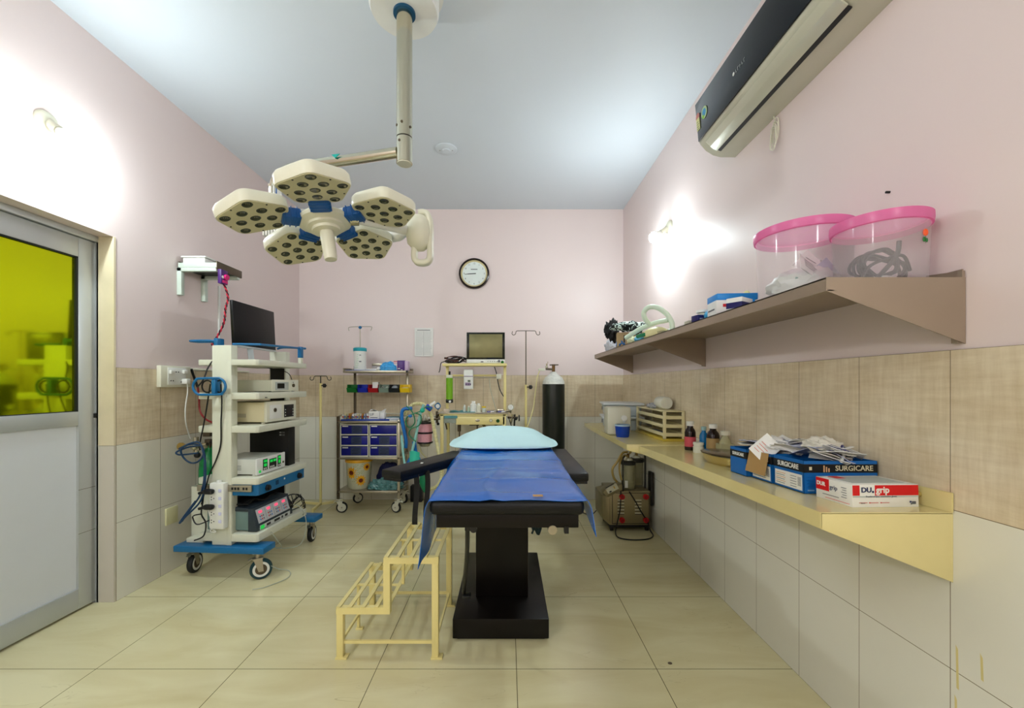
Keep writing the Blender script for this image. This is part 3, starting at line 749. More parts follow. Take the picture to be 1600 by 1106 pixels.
# drawer under the fourth shelf
m = MB(); m.box(-.09, .225, -.02, .5, .528, .6, blue, .004); m.prism([(.225, -.02, .53), (.236, -.012, .53), (.236, .5, .53), (.225, .5, .53)], (0, 0, .069), blue)
m.box(.2362, .2375, .16, .19, .555, .585, M('blue_scuff', (8, 60, 96), rough=.6)); m.box(.2362, .2378, .25, .262, .572, .584, white)
dw = m.build('drawer', t)
for y in (.07, .43):
    m = MB(); m.cyl((.234, y, .56), (.252, y, .56), .021, black, .019); m.cyl((.252, y, .56), (.258, y, .56), .013, black, seg=16); m.build('knob', dw)
m = MB(); m.box(-.158, .205, -.04, -.0285, .558, .598, steel, .001)
for k in range(7): x = (-.12, -.105, .08, .1, .12, .155, .175)[k]; m.box(x-.006, x+.006, -.042, -.04, .57, .586, black)
m.build('socket_rail', t)
def loop(name, pts, r, mt, **k):
    m = MB(); m.tube(pts, r, mt, seg=10, closed=True, n=6); return m.build(name, t, **k)
m = MB(); m.tube([(-.05, -.01, 1.515), (-.1, -.02, 1.518), (-.21, -.02, 1.518), (-.235, .01, 1.518), (-.21, .045, 1.518), (-.1, .045, 1.518), (-.05, .03, 1.515)], .0075, blue, seg=10)
m.box(-.062, -.036, -.02, .04, 1.485, 1.535, blue, .004); m.build('push_handle', t)
m = MB(); m.tube([(-.02, .57, 1.515), (.03, .57, 1.525), (.18, .57, 1.52), (.2, .54, 1.515), (.2, .1, 1.5), (.18, .06, 1.5), (.03, .03, 1.5)], .0075, blue, seg=10); m.box(.185, .215, .5, .53, 1.44, 1.525, blue, .003); m.box(.187, .213, .502, .528, 1.397, 1.45, offwhite, .003); m.build('push_handle', t)
# oval cable hook
ov = []
for k in range(20):
    a = k*2*math.pi/20; cx = .055 if math.cos(a) > 0 else -.055
    ov.append((-.045+cx+.052*math.cos(a), -.075, 1.225+.052*math.sin(a)))
m = MB(); m.tube(ov, .0075, blue, seg=10, closed=True, n=3); m.box(-.028, -.0, -.082, -.03, 1.18, 1.27, blue, .006); m.build('cable_hook', t)
# cylinder holder box at the rear left
m = MB()
x0, x1, y0, y1 = -.285, -.145, .06, .21
m.box(x0, x1, y0, y0+.006, .225, .56, cartwhite); m.box(x0, x1, y1-.006, y1, .225, .56, cartwhite); m.box(x0, x0+.006, y0, y1, .225, .56, cartwhite); m.box(x1-.006, x1, y0, y1, .225, .56, cartwhite); m.box(x0, x1, y0, y1, .213, .226, cartwhite)
m.box(x0+.02, -.15, -.0, y0+.02, .213, .24, cartwhite, .003)
m.build('cylinder_holder', t)

def unit(name, label, cat, loc):   # things standing on the tower: root in tower axes
    p = TC @ Vector(loc)
    return thing(name, label, cat, p, ca)
# flat screen
u = unit('flat_screen_monitor', 'black flat screen monitor on the top shelf of the equipment tower', 'monitor', (.0, .3, 1.397))
m = MB(); TT = TR(0, 0, 0, rz=R(3), ry=R(-3)); m.box(-.012, .008, -.235, .235, .1, .4, screen, .002, TT); m.box(-.03, -.012, -.12, .12, .14, .34, black, .006, TT)
m.build('screen', u)
m = MB(); m.box(-.013, .0095, -.235, .235, .092, .104, aluminium, .001, TT); m.build('silver_bezel', u)
m = MB(); m.bar((-.03, -.04, .17), (.02, -.08, .006), .035, .012, aluminium, .002); m.box(-.06, .1, -.14, .02, 0, .008, aluminium, .003); m.build('stand', u)
# camera control unit
u = unit('camera_control_unit', 'slim white medical camera unit with small display on the second tower shelf', 'medical device', (.0, .33, 1.185))
m = MB(); m.box(-.14, .19, -.15, .155, .006, .083, M('beige_grey_enamel', (206, 206, 184), rough=.4), .003)
for x in (-.12, .17):
    for y in (-.13, .135): m.cyl((x, y, 0), (x, y, .007), .01, black, seg=12)
m.build('housing', u)
m = MB(); m.box(.19, .2, -.155, .16, .004, .086, offwhite, .004); m.box(.2, .2015, -.12, .03, .012, .07, M('device_grey_panel', (180, 186, 180), rough=.4)); m.box(.2012, .2025, -.1, -.02, .024, .06, screen); m.cyl((.2, .09, .045), (.206, .09, .045), .013, dsteel); m.box(.2, .202, .085, .095, .065, .07, ink)
for z in (.03, .04, .05): m.cyl((.2, -.005, z), (.204, -.005, z), .003, white, seg=8)
m.build('front_panel', u)
# light source
u = unit('light_source_unit', 'cream endoscope light source with black touch display on the third tower shelf', 'medical device', (.0, .28, .972))
m = MB(); m.box(-.14, .185, -.165, .165, .012, .145, M('cream_device_housing', (226, 216, 178), rough=.4), .004)
for k in range(16):
    for j in range(3): m.box(-.1+k*.01, -.095+k*.01, -.1657, -.1645, .045+j*.009, .05+j*.009, ink)
for x in (-.12, .16):
    for y in (-.14, .14): m.cyl((x, y, 0), (x, y, .013), .012, offwhite, seg=12)
m.build('housing', u)
m = MB(); m.box(.185, .205, -.17, .172, .01, .15, offwhite, .006); m.box(.205, .207, -.14, -.01, .03, .125, white, .004); m.cyl((.205, -.085, .09), (.212, -.085, .09), .014, dsteel); m.cyl((.21, -.085, .09), (.213, -.085, .09), .006, black)
m.box(.2045, .2075, .02, .135, .03, .12, black, .003); m.box(.207, .2085, .045, .11, .045, .105, M('display_dark_blue', (20, 16, 34), rough=.15))
for z in (.045, .065, .085):
    for y in (.032, .123): m.cyl((.207, y, z), (.2095, y, z), .004, white, seg=8)
m.build('front_panel', u)
# insufflator
u = unit('insufflator', 'grey-white insufflator with green digital displays on the tower shelf above the blue drawer', 'medical device', (.0, .17, .642))
m = MB(); m.box(-.1, .19, -.145, .145, .012, .108, M('light_grey_metal', (204, 206, 198), rough=.4), .003)
for k in range(3): m.box(.02, .09, -.1462, -.1445, .04+k*.012, .043+k*.012, ink)
for x in (-.08, .16):
    for y in (-.12, .12): m.cyl((x, y, 0), (x, y, .013), .012, white, seg=12)
m.build('housing', u)
m = MB(); m.box(.19, .2, -.15, .15, .006, .112, M('white_front_plate', (228, 228, 226), rough=.35), .002)
for y0, y1, z0, z1 in ((-.09, -.045, .045, .1), (-.025, .05, .045, .09), (.065, .1, .04, .1)):
    m.box(.2, .2015, y0, y1, z0-.018, z1, black)
    n = 1 if y1-y0 < .05 else 2
    for k in range(n):
        ya = y0+.006+k*(y1-y0)/n
        m.box(.2012, .2025, ya, ya+(y1-y0)/n-.01, z1-.022, z1-.006, greenled)
    if n == 1: m.box(.2012, .2025, y0+.008, y1-.008, z0+.006, z1-.03, greenled)
    for k in range(2 if n == 1 else 3): m.box(.2012, .2022, y0+.006+k*.017, y0+.016+k*.017, z0-.014, z0-.002, white)
m.box(.2, .2022, -.13, -.112, .018, .034, greenled); m.cyl((.2, .125, .045), (.206, .125, .045), .007, dsteel); m.build('front_panel', u)
# black case behind
u2 = MB(T=TC); u2.box(-.11, .19, .38, .46, .642, .92, M('black_case', (12, 11, 13), rough=.45), .003)
for k in range(2): u2.box(.12, .135, .3785, .38, .88-.018*k, .89-.018*k, M('white_mark', (150, 150, 156), rough=.5)); u2.box(.14, .16, .3785, .38, .88-.018*k, .89-.018*k, ink)
u2.build('black_device_case', label='upright black device case behind the insufflator with green displays', cat='case')
# electrosurgical unit
u = unit('electrosurgical_unit', 'grey electrosurgical unit with glowing red displays on the lowest tower shelf', 'medical device', (.0, .2, .286))
gg = M('grey_green_housing', (110, 134, 130), rough=.4); dk = M('dark_slate_plastic', (44, 54, 62), rough=.4)
m = MB(); m.prism([(-.13, -.19, .01), (.15, -.19, .01), (.15, -.19, .128), (.12, -.19, .135), (-.13, -.19, .135)], (0, .38, 0), gg, .004)
for x in (-.1, .12):
    for y in (-.15, .15): m.cyl((x, y, 0), (x, y, .012), .012, black, seg=12)
m.build('housing', u)
m = MB(); m.prism([(.15, -.195, .004), (.21, -.195, .004), (.21, -.195, .03), (.175, -.195, .15), (.15, -.195, .15)], (0, .39, 0), dk, .003)
m.prism([(-.13, -.195, .135), (.15, -.195, .13), (.16, -.195, .152), (.0, -.195, .165), (-.13, -.195, .165)], (0, .39, 0), dk, .006)
m.box(-.02, .03, -.05, -.02, .165, .167, ink)
m.build('dark_cover', u)
TT = frame((.1935, -.17, .092), (0, 1, 0), (-.035, 0, .12))
m = MB(); m.box(.0, .335, -.045, .045, .0, .0035, M('panel_silver_print', (190, 192, 196), rough=.4), .001, TT)
for k in range(4):
    xa = .02+k*.083; m.box(xa, xa+.032, .016, .032, .003, .0048, redled, 0, TT); m.box(xa+.062, xa+.0635, -.04, .04, .003, .004, ink, 0, TT)
    for j in range(6): m.box(xa+(j % 3)*.016, xa+.008+(j % 3)*.016, -.03+(j//3)*.02, -.02+(j//3)*.02, .003, .0045, (midblue, red, ink)[(j+k) % 3], 0, TT)
m.build('control_panel', u)
m = MB(); m.box(.2095, .2125, -.165, .16, .006, .034, M('device_grey_panel2', (196, 200, 196), rough=.4))
m.box(.2125, .2145, -.16, -.125, .008, .032, greenled)
for y0, y1 in ((-.1, -.06), (-.02, .04), (.06, .075), (.1, .13)): m.box(.2125, .2135, y0, y1, .012, .028, black, 0)
m.build('socket_strip', u)
# power strip hanging on the near column
u = thing('power_strip', 'white five-socket power strip hanging on the near column of the equipment tower', 'power strip', TC @ Vector((.005, -.055, .33)), ca)
m = MB(); m.box(-.05, .045, -.022, .022, .0, .29, white, .008); m.box(-.012, .012, -.01, .01, .28, .305, white, .004)
for k in range(5):
    z = .05+k*.048
    m.box(.012, .032, -.0245, -.0215, z-.01, z+.01, M('pale_violet_switch', (206, 206, 236), rough=.3), .002)
    for dx, dz in ((-.034, .008), (-.034, -.008), (-.018, 0)): m.box(-.003+dx, .003+dx, -.0228, -.0215, z+dz-.003, z+dz+.003, black)
m.build('body', u)
for k in (2, 4):
    m = MB(); z = .05+k*.048; m.box(-.07, -.005, -.058, -.0225, z-.018, z+.016, black, .014); m.bar((-.05, -.045, z), (-.1, -.045, z-.012), .018, .018, black, .006); m.build('plug', u)
m = MB(T=TC); m.tube([(-.03, -.055, .335), (-.055, -.055, .31), (-.02, -.05, .305), (-.062, -.048, .34), (-.058, -.045, .38), (-.07, -.045, .42), (-.09, -.04, .5)], .004, white, seg=6)
m.build('white_power_cord', label='white cord leaving the power strip on the tower', cat='cord')
# green gas cylinder
u = thing('gas_cylinder', 'small green gas cylinder with brass regulator behind the left side of the tower', 'gas cylinder', TC @ Vector((-.219, .13, .226)), ca)
m = MB(); m.lathe([(0, .0), (.055, .0), (.058, .01), (.058, .43), (.052, .49), (.035, .54), (.022, .57), (.02, .6), (0, .6)], M('green_gas_enamel', (6, 128, 66), rough=.25), seg=28); m.build('body', u)
m = MB(); m.box(-.02, .02, -.015, .015, .58, .64, dsteel, .003); m.cyl((0, 0, .6), (-.1, -.05, .61), .01, chrome, seg=12); m.cyl((.0, 0, .62), (.06, -.02, .63), .01, black, seg=12)
m.cyl((-.05, -.05, .54), (-.05, -.05, .66), .017, chrome, seg=14); m.cyl((-.12, -.06, .6), (.03, -.05, .61), .014, chrome, seg=14); m.sph((-.05, -.06, .6), .026, chrome, seg=14); m.cyl((-.02, -.07, .58), (.05, -.08, .6), .01, chrome, seg=12); m.sph((-.04, -.05, .54), .02, black, seg=12); m.box(-.02, .03, -.03, .02, .66, .7, dsteel, .003)
m.build('valve', u)
m = MB(); m.lathe([(0, 0), (.024, 0), (.026, .004), (.026, .018), (0, .018)], M('gauge_brass', (190, 160, 90), rough=.3, metal=.8), T=frame((-.13, -.065, .6), (1, 0, 0), (0, 0, 1)), seg=24); m.build('gauge', u)
# blue hose of the cylinder
hose = M('blue_hose', (8, 54, 92), rough=.4)
m = MB(T=TC)
m.tube([(-.16, .0, .84), (-.26, .02, .83), (-.33, .0, .8), (-.3, -.02, .785), (-.23, -.03, .79), (-.16, -.03, .8)], .0055, hose)
m.tube([(-.17+.075*math.cos(a), -.06+.01*math.sin(a*2), .80+.06*math.sin(a)) for a in [i*2*math.pi/10+.3 for i in range(10)]], .0055, hose, closed=True)
m.tube([(-.26, -.06, .83), (-.18, -.065, .865), (-.12, -.065, .87), (-.085, -.065, .8), (-.085, -.065, .72), (-.09, -.065, .62), (-.12, -.065, .53), (-.19, -.06, .44), (-.24, -.06, .37)], .0055, hose)
m.tube([(-.1, -.07, .85), (-.075, -.07, .74), (-.08, -.07, .6), (-.11, -.07, .5), (-.2, -.07, .41), (-.25, -.065, .36), (-.235, -.06, .39), (-.15, -.06, .5)], .0055, hose)
m.build('blue_gas_hose', label='dark blue hose looped round the brass regulator and hanging beside the tower column', cat='hose')
# black cables
m = MB(T=TC)
m.tube([(-.06, -.02, 1.4), (-.085, -.04, 1.34), (-.095, -.06, 1.27), (-.13, -.07, 1.22)], .0045, black, seg=6)
m.tube([(-.075+.035*math.cos(a), -.055, 1.225+.038*math.sin(a)) for a in [i*2*math.pi/8 for i in range(8)]], .005, black, seg=6, closed=True)
m.tube([(.015+.04*math.cos(a), -.06, 1.225+.038*math.sin(a)) for a in [i*2*math.pi/8 for i in range(8)]], .005, black, seg=6, closed=True)
m.tube([(-.05, -.06, 1.24), (-.065, -.06, 1.15), (-.09, -.05, 1.05), (-.11, -.05, .95), (-.13, -.05, .86), (-.128, -.05, .82)], .0045, black, seg=6)
m.tube([(.02, -.06, 1.24), (.018, -.05, 1.12), (.005, -.04, 1.0), (.0, -.037, .86), (-.03, -.037, .76), (-.075, -.04, .66), (-.09, -.05, .58), (-.11, -.06, .48)], .0045, black, seg=6)
m.build('black_cables', label='black cables running down the near column from the oval blue hook', cat='cable')
m = MB(T=TC)
m.tube([(-.08, -.1, .432), (-.13, -.09, .42), (-.15, -.08, .4), (-.12, -.08, .36), (-.06, -.05, .38)], .004, black, seg=6)
m.tube([(-.09, -.06, .6), (-.1, -.06, .5), (-.11, -.06, .42), (-.08, -.06, .36), (-.1, -.055, .28), (-.17, -.045, .245)], .0045, black, seg=6)
m.build('plug_cables', label='thin black plug cables looping beside the white power strip', cat='cable')
m = MB(T=TC); m.tube([(-.01, .12, 1.5), (-.04, .07, 1.49), (-.03, .03, 1.46), (-.04, .035, 1.4)], .003, black, seg=6); m.tube([(.01, .4, 1.36), (.1, .5, 1.33), (.12, .54, 1.26), (.13, .53, 1.19)], .003, black, seg=6)
m.build('monitor_cable', label='thin black monitor cable at the top of the tower', cat='cable')
m = MB(T=TC)
for k in range(5):
    r0 = .05+.012*k
    m.tube([(.17+.01*k+.03*math.sin(a*2+k), .46+r0*math.cos(a), .37+r0*.8*math.sin(a)-.01*k) for a in [i*2*math.pi/9 for i in range(9)]], .0035, black, seg=6, closed=True)
m.build('coiled_cable', label='coil of thin black cable beside the electrosurgical unit', cat='cable')
m = MB(T=TC); m.tube([(.2, .38, .36), (.27, .4, .33), (.3, .42, .22), (.29, .4, .1), (.26, .36, .06), (.2, .25, .09), (.14, .15, .16)], .003, M('grey_lead', (170, 176, 160), rough=.5), seg=6)
m.tube([(.21, .1, .3), (.27, .12, .2), (.25, .2, .12), (.2, .22, .1)], .0025, M('grey_lead', (170, 176, 160)), seg=6)
m.tube([(.25, -.02, .12), (.33, .03, .05), (.38, .08, .012), (.42, .0, .006), (.36, -.12, .006), (.3, -.16, .006)], .0025, M('grey_lead', (170, 176, 160)), seg=6)
m.build('grey_lead', label='thin grey lead sagging below the lowest shelf of the tower', cat='cable')
m = MB(T=TC); m.surf(lambda u, v: Vector((-.1+.24*u, .02+.3*v, .455+.02*math.sin(u*7+v*3)*math.sin(v*8)+.01)), 14, 16, M('black_cloth', (10, 9, 11), rough=.8), .01)
m.build('black_cable_cover', label='black cloth lying on the grey electrosurgical unit', cat='cloth')

# ================================================================ IV STANDS
def iv_stand(x, y, label, htop, hsleeve, span, blk):
    t = thing('drip_stand', label, 'drip stand', (x, y, 0), 0, 'drip stands')
    m = MB(); m.cyl((0, 0, .03), (0, 0, hsleeve), .0125, cream, seg=16); m.cyl((0, 0, hsleeve), (0, 0, hsleeve+.008), .015, cream); m.build('pole', t)
    for a in (-110+25, 35, 165):
        d = Vector((math.cos(R(a)), math.sin(R(a)), 0))
        m = MB(); m.bar(Vector((0, 0, .042))+d*.01, Vector((0, 0, .042))+d*.21, .02, .025, cream, .002); m.cyl(d*.2+Vector((0, 0, .0)), d*.2+Vector((0, 0, .05)), .011, cream, seg=12); m.cyl(d*.2, d*.2+Vector((0, 0, .012)), .0125, black, seg=12); m.build('foot', t)
    mt = black if blk else dsteel
    m = MB(); m.cyl((0, 0, hsleeve-.1), (0, 0, htop), .005, mt, seg=12)
    h = span/2
    m.tube([(-h, 0, htop-.015+.01), (-h-.005, 0, htop-.03), (-h+.012, 0, htop-.042), (-h+.03, 0, htop-.03), (-h+.04, 0, htop-.003), (-h+.08, 0, htop), (h-.08, 0, htop), (h-.04, 0, htop-.003), (h-.03, 0, htop-.03), (h-.012, 0, htop-.042), (h+.005, 0, htop-.03), (h, 0, htop-.005)], .0035, mt, seg=8)
    m.build('hook_rod', t)
    m = MB(); m.cyl((.01, -.005, hsleeve-.015), (.035, -.015, hsleeve-.015), .005, black, seg=10)
    for k in range(6): m.sph((.045+.012*math.cos(k*1.047), -.015, hsleeve-.015+.012*math.sin(k*1.047)), .01, black, seg=10)
    m.sph((.045, -.015, hsleeve-.015), .012, black, seg=10); m.build('clamp_knob', t)
iv_stand(-1.87, 4.13, 'short cream drip stand with black double hook in the left back corner', 1.32, 1.24, .2, True)
iv_stand(.185, 4.15, 'tall cream drip stand with a chrome hook between the machine and the gas cylinder', 1.775, 1.225, .27, False)

# ================================================================ STEEL TROLLEY
X0, X1, Y0, Y1 = -1.64, -1.035, 3.96, 4.33
t = thing('steel_trolley', 'stainless steel trolley with blue drawers and a raised back shelf', 'trolley', (-1.34, 4.15, 0))
for x, y, zt in ((X0+.012, Y0+.012, .93), (X1-.012, Y0+.012, .9)):
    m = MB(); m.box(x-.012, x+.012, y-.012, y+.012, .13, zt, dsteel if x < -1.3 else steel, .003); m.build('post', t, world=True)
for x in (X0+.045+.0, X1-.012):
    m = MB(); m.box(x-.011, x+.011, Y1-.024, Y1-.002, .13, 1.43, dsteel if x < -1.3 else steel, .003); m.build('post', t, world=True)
for z, h in ((.885, .02), (.535, .018), (.215, .02)):
    m = MB(); m.box(X0, X1, Y0, Y1, z-h, z, steel, .002)
    m.build('shelf', t, world=True)
m = MB(); m.tube([(X0+.01, Y0+.02, .93), (X0+.01, Y1-.02, .93), (X1-.01, Y1-.02, .93), (X1-.01, Y0+.02, .93)], .005, steel, n=2); m.build('guard_rail', t, world=True)
m = MB(); m.box(-1.628, -.985, 4.08, 4.32, 1.352, 1.375, steel, .002); m.box(-1.628, -1.622, 4.08, 4.32, 1.375, 1.4, steel); m.box(-1.628, -.985, 4.31, 4.32, 1.375, 1.4, steel); m.box(-1.005, -.985, 4.078, 4.09, 1.352, 1.375, black); m.build('upper_shelf', t, world=True)
m = MB(); m.box(-1.63, -.99, 4.27, 4.283, 1.2, 1.225, steel); m.build('bin_rail', t, world=True)
m = MB(); m.cyl((-1.535, 4.3, 1.43), (-1.535, 4.3, 1.825), .005, steel, seg=10); m.sph((-1.535, 4.3, 1.83), (.018, .012, .016), blue)
h = .115
m.tube([(-1.535-h, 4.3, 1.795), (-1.535-h-.005, 4.3, 1.81), (-1.535-h+.005, 4.3, 1.832), (-1.535, 4.3, 1.838), (-1.535+h-.005, 4.3, 1.838), (-1.535+h+.005, 4.3, 1.82), (-1.535+h-.005, 4.3, 1.798)], .0035, steel, seg=8); m.build('drip_rod', t, world=True)
for x, y, a in ((X0+.02, Y0+.02, 15), (X1-.02, Y0+.02, 160), (X0+.06, Y1-.03, 40), (X1-.03, Y1-.03, 150)):
    caster(t, x, y, .135, .052, offwhite, R(a), ring=offwhite, tread=rubber, wd=.024, world=True, off=.022)
# drawer units
for i, x0 in enumerate((-1.615, -1.335)):
    u = thing('drawer_unit', ('left', 'right')[i]+' cream drawer unit with three navy drawers in the steel trolley', 'drawer unit', (x0+.135, 4.12, .535), 0, 'drawer units in the trolley')
    x1 = x0+.272
    m = MB()
    m.box(x0, x0+.008, 3.985, 4.28, .54, .853, offwhite); m.box(x1-.008, x1, 3.985, 4.28, .54, .853, offwhite); m.box(x0, x1, 4.27, 4.28, .54, .853, offwhite)
    for k in range(4): z = (.536, .642, .747, .843)[k]; m.box(x0, x1, 3.983, 4.28, z, z+(.014 if k == 0 else .01), offwhite)
    m.build('housing', u, world=True)
    for k in range(3):
        z0 = (.551, .653, .758)[k]; z1 = z0+.085
        m = MB(); m.box(x0+.009, x1-.009, 3.988, 4.26, z0, z1, navy, .003); dwr = m.build('drawer', u, world=True)
        m = MB(); m.box(x0+.02, x0+.075, 3.9855, 3.989, z1-.016, z1-.005, white); m.build('label_strip', dwr, world=True)
        if not (i == 1 and k == 2):
            m = MB(); xa = x0+(.1 if i == 0 else .09)+.005*k; m.box(xa, xa+.1, 3.986, 3.989, z0+.006, z1-.006, M('dull_tape', (48, 60, 92), rough=.5))
            for j in range(4): m.box(xa+.015+(j % 2)*.01, xa+.075+(j % 2)*.012, 3.9856, 3.986, z0+.018+j*.014, z0+.022+j*.014, M('tape_ink', (20, 24, 44), rough=.6))
            m.build('tape_label', dwr, world=True)
# bins
bins = [('green', green), ('blue', M('bin_blue', (20, 40, 170), rough=.4)), ('red', M('bin_red', (170, 10, 24), rough=.4)), ('grey', M('bin_grey', (120, 138, 124), rough=.4)), ('black', M('bin_black', (16, 20, 22), rough=.4)), ('yellow', yellow)]
for i, (cn, mt) in enumerate(bins):
    x0 = -1.622+i*.107; x1 = x0+.1; y0, y1, z0, z1 = 4.155, 4.268, 1.155, 1.235
    m = MB(); th = .004
    m.box(x0+.006, x1-.006, y0+.02, y1, z0, z0+th, mt, 0); m.box(x0, x0+th, y0+.02, y1, z0, z1, mt, 0); m.box(x1-th, x1, y0+.02, y1, z0, z1, mt, 0); m.box(x0, x1, y1-th, y1, z0, z1, mt, 0)
    m.prism([(x0, y0+.02, z0), (x0, y0, z0+.045), (x0, y0+th, z0+.045), (x0, y0+.02+th, z0)], (x1-x0, 0, 0), mt)
    m.box(x0, x1, y0, y0+.03, z0+.04, z0+.046, mt, 0) if False else None
    for xs in (x0, x1-th): m.prism([(xs, y0+.02, z0), (xs, y0, z0+.045), (xs, y0+.02, z0+.05)], (th, 0, 0), mt)
    m.build('parts_bin', label=cn+' plastic parts bin hanging on the back rail of the steel trolley', cat='bin', group='parts bins on the trolley rail')
def pack(name, x0, x1, y0, y1, z0, z1, mt, label, cat, T=None, bev=.003, **k):
    m = MB(); m.box(x0, x1, y0, y1, z0, z1, mt, bev, T); return m.build(name, label=label, cat=cat, **k)
pack('folded_packet', -1.375, -1.315, 4.2, 4.25, 1.16, 1.26, paper, 'white folded packet standing in the red parts bin', 'packet')
m = MB(); m.sph((-1.145, 4.2, 1.2), (.035, .03, .025), M('silver_foil', (150, 154, 160), rough=.3)); m.build('foil_pouch', label='silvery pouch in the black parts bin', cat='pouch')
m = MB(); m.box(-1.075, -1.01, 4.18, 4.24, 1.165, 1.205, M('white_bin_label', (236, 232, 200), rough=.5), .008); m.build('white_wrapped_roll', label='white wrapped roll in the yellow parts bin', cat='roll')
m = MB(); m.surf(lambda u, v: Vector((-1.285+.07*u, 4.18+.06*v, 1.2+.02*math.sin(u*6)*math.sin(v*5+1))), 8, 6, M('grey_film', (180, 190, 176), rough=.3), .003); m.build('crumpled_film', label='crumpled pale film in the grey parts bin', cat='film')
# on the upper shelf
t2 = thing('wipes_canister', 'tall white canister with teal lid on the upper trolley shelf', 'canister', (-1.49, 4.17, 1.375))
m = MB(); m.lathe([(0, 0), (.055, 0), (.058, .01), (.06, .195), (0, .195)], white, seg=28)
for k in range(8): m.box(-.03+.003*k, .0+.004*(k % 3), -.0602, -.056, .03+k*.018, .036+k*.018, M('pale_green_print', (196, 214, 190), rough=.5))
m.box(.01, .03, -.058, -.054, .15, .157, ink); m.box(.01, .032, -.058, -.054, .085, .095, ink); m.build('body', t2)
m = MB(); m.lathe([(.0, .195), (.064, .195), (.066, .2), (.066, .225), (.055, .232), (0, .232)], M('teal_lid', (30, 160, 176), rough=.35), seg=28); m.build('lid', t2)
m = MB(); m.box(-1.61, -1.31, 4.095, 4.25, 1.3755, 1.38, M('blue_cloth_liner', (30, 80, 170), rough=.7)); m.build('blue_shelf_liner', label='blue liner on the upper trolley shelf', cat='liner')
pack('white_tray', -1.42, -1.3, 4.1, 4.22, 1.3805, 1.392, white, 'flat white tray beside the canister on the upper trolley shelf', 'tray', bev=.002)
m = MB(); m.sph((-1.29, 4.13, 1.395), .018, paper); m.build('cotton_ball', label='white cotton ball beside the crumpled blue cap pack', cat='cotton ball')
b = bmesh.new(); bmesh.ops.create_icosphere(b, subdivisions=5, radius=1)
for v in b.verts:
    n_ = noise.noise(v.co*3.2)*.16+abs(noise.noise(v.co*7))*.22
    v.co = Vector((v.co.x*.1*(1+n_*.6), v.co.y*.07*(1+n_*.6), max(-.0, v.co.z)*.085*(1+n_)))
m = MB(); m.merge(b, M('blue_film', (60, 160, 226), rough=.3, var=.35, vscale=25), TR(-1.19, 4.17, 1.376)); m.build('blue_cap_bundle', label='crumpled light blue bundle of caps on the upper trolley shelf', cat='bundle')
t2 = thing('glove_carton', 'purple carton with a pale side on the upper trolley shelf', 'carton', (-1.05, 4.16, 1.375))
m = MB(); m.box(-1.098, -1.025, 4.11, 4.2, 1.376, 1.475, M('purple_carton', (74, 26, 120), rough=.4), .001)
for k in range(6): m.box(-1.088, -1.045, 4.1093, 4.11, 1.405+k*.01, 1.407+k*.01, M('lilac_print', (150, 120, 180), rough=.5))
m.box(-1.092, -1.07, 4.109, 4.11, 1.39, 1.399, white); m.box(-1.062, -1.045, 4.109, 4.11, 1.38, 1.385, white); m.box(-1.025, -.995, 4.115, 4.2, 1.376, 1.47, M('lilac_carton', (206, 180, 210), rough=.4), .001)
m.build('box', t2, world=True)
m = MB(); m.box(-1.14, -1.1, 4.13, 4.2, 1.376, 1.47, M('pinkwhite_carton', (230, 190, 200), rough=.5), .001); m.box(-1.14, -1.1, 4.1293, 4.13, 1.465, 1.471, red); m.box(-1.138, -1.102, 4.129, 4.13, 1.43, 1.44, paper); m.build('pink_carton', label='pink and white carton behind the purple carton on the trolley', cat='carton')
m = MB(); m.box(-1.41, -1.285, 4.29, 4.308, 1.43, 1.455, steel, .002); m.box(-1.41, -1.31, 4.29, 4.308, 1.375, 1.43, clear); m.build('steel_handle_bar', label='dull metal bar at the back of the upper trolley shelf', cat='bar')
# on the deck
m = MB(); m.box(X0+.03, -1.14, 3.975, 4.25, .8855, .9, M('blue_tray', (24, 60, 160), rough=.4), .004); m.build('blue_instrument_tray', label='shallow blue tray full of sealed packets on the trolley deck', cat='tray')
pc = [(236, 236, 228), (226, 214, 170), (230, 228, 224), (206, 150, 70), (210, 208, 220), (238, 236, 230)]
for i in range(14):
    x = -1.595+i*.0205; mt = M('sachet_%d' % (i % 6), pc[i % 6], rough=.5); h_ = .045+.012*random.random()
    m = MB(); T = TR(x, 4.06+.02*random.random(), .9, ry=R(random.uniform(-14, 6))); m.box(-.004, .004, -.06, .06, 0, h_, mt, .001, T)
    m.box(-.0045, .0045, -.061, -.055, h_*.3, h_*.6, (red, midblue, ink)[i % 3], 0, T)
    m.build('sterile_packet', label='one of the upright sterile packets standing in a row in the blue tray', cat='packet', group='sterile packets in the blue tray')
m = MB(); m.box(-1.345, -1.245, 4.0, 4.06, .9, .975, paper, .004, None); m.surf(lambda u, v: Vector((-1.345+.14*u, 4.02+.1*v, .975+.018*math.sin(u*5+v*3))), 10, 6, paper, .002); m.box(-1.245, -1.2, 4.02, 4.09, .9, .965, paper, .006)
TT = frame((-1.335, 3.9995, .945), (1, 0, 0), (0, 0, 1)); m.text('UP', .034, TT, ink); m.box(-1.33, -1.26, 3.999, 4, .912, .918, ink)
m.build('folded_paper_pack', label='folded white paper pack with dark lettering on the trolley deck', cat='pack')
for i in range(2):
    m = MB(); m.box(-1.19+.01*i, -1.045, 3.985+.01*i, 4.15, .8855+.016*i, .9005+.016*i, (M('book_blue', (24, 80, 150), rough=.5), M('book_teal', (60, 110, 130), rough=.5))[i], .002); m.box(-1.185+.01*i, -1.05, 3.983+.01*i, 4.14, .888+.016*i, .898+.016*i, paper)
    m.build('register_book', label=('lower blue', 'upper grey-teal')[i]+' register book lying on the right of the trolley deck', cat='book')
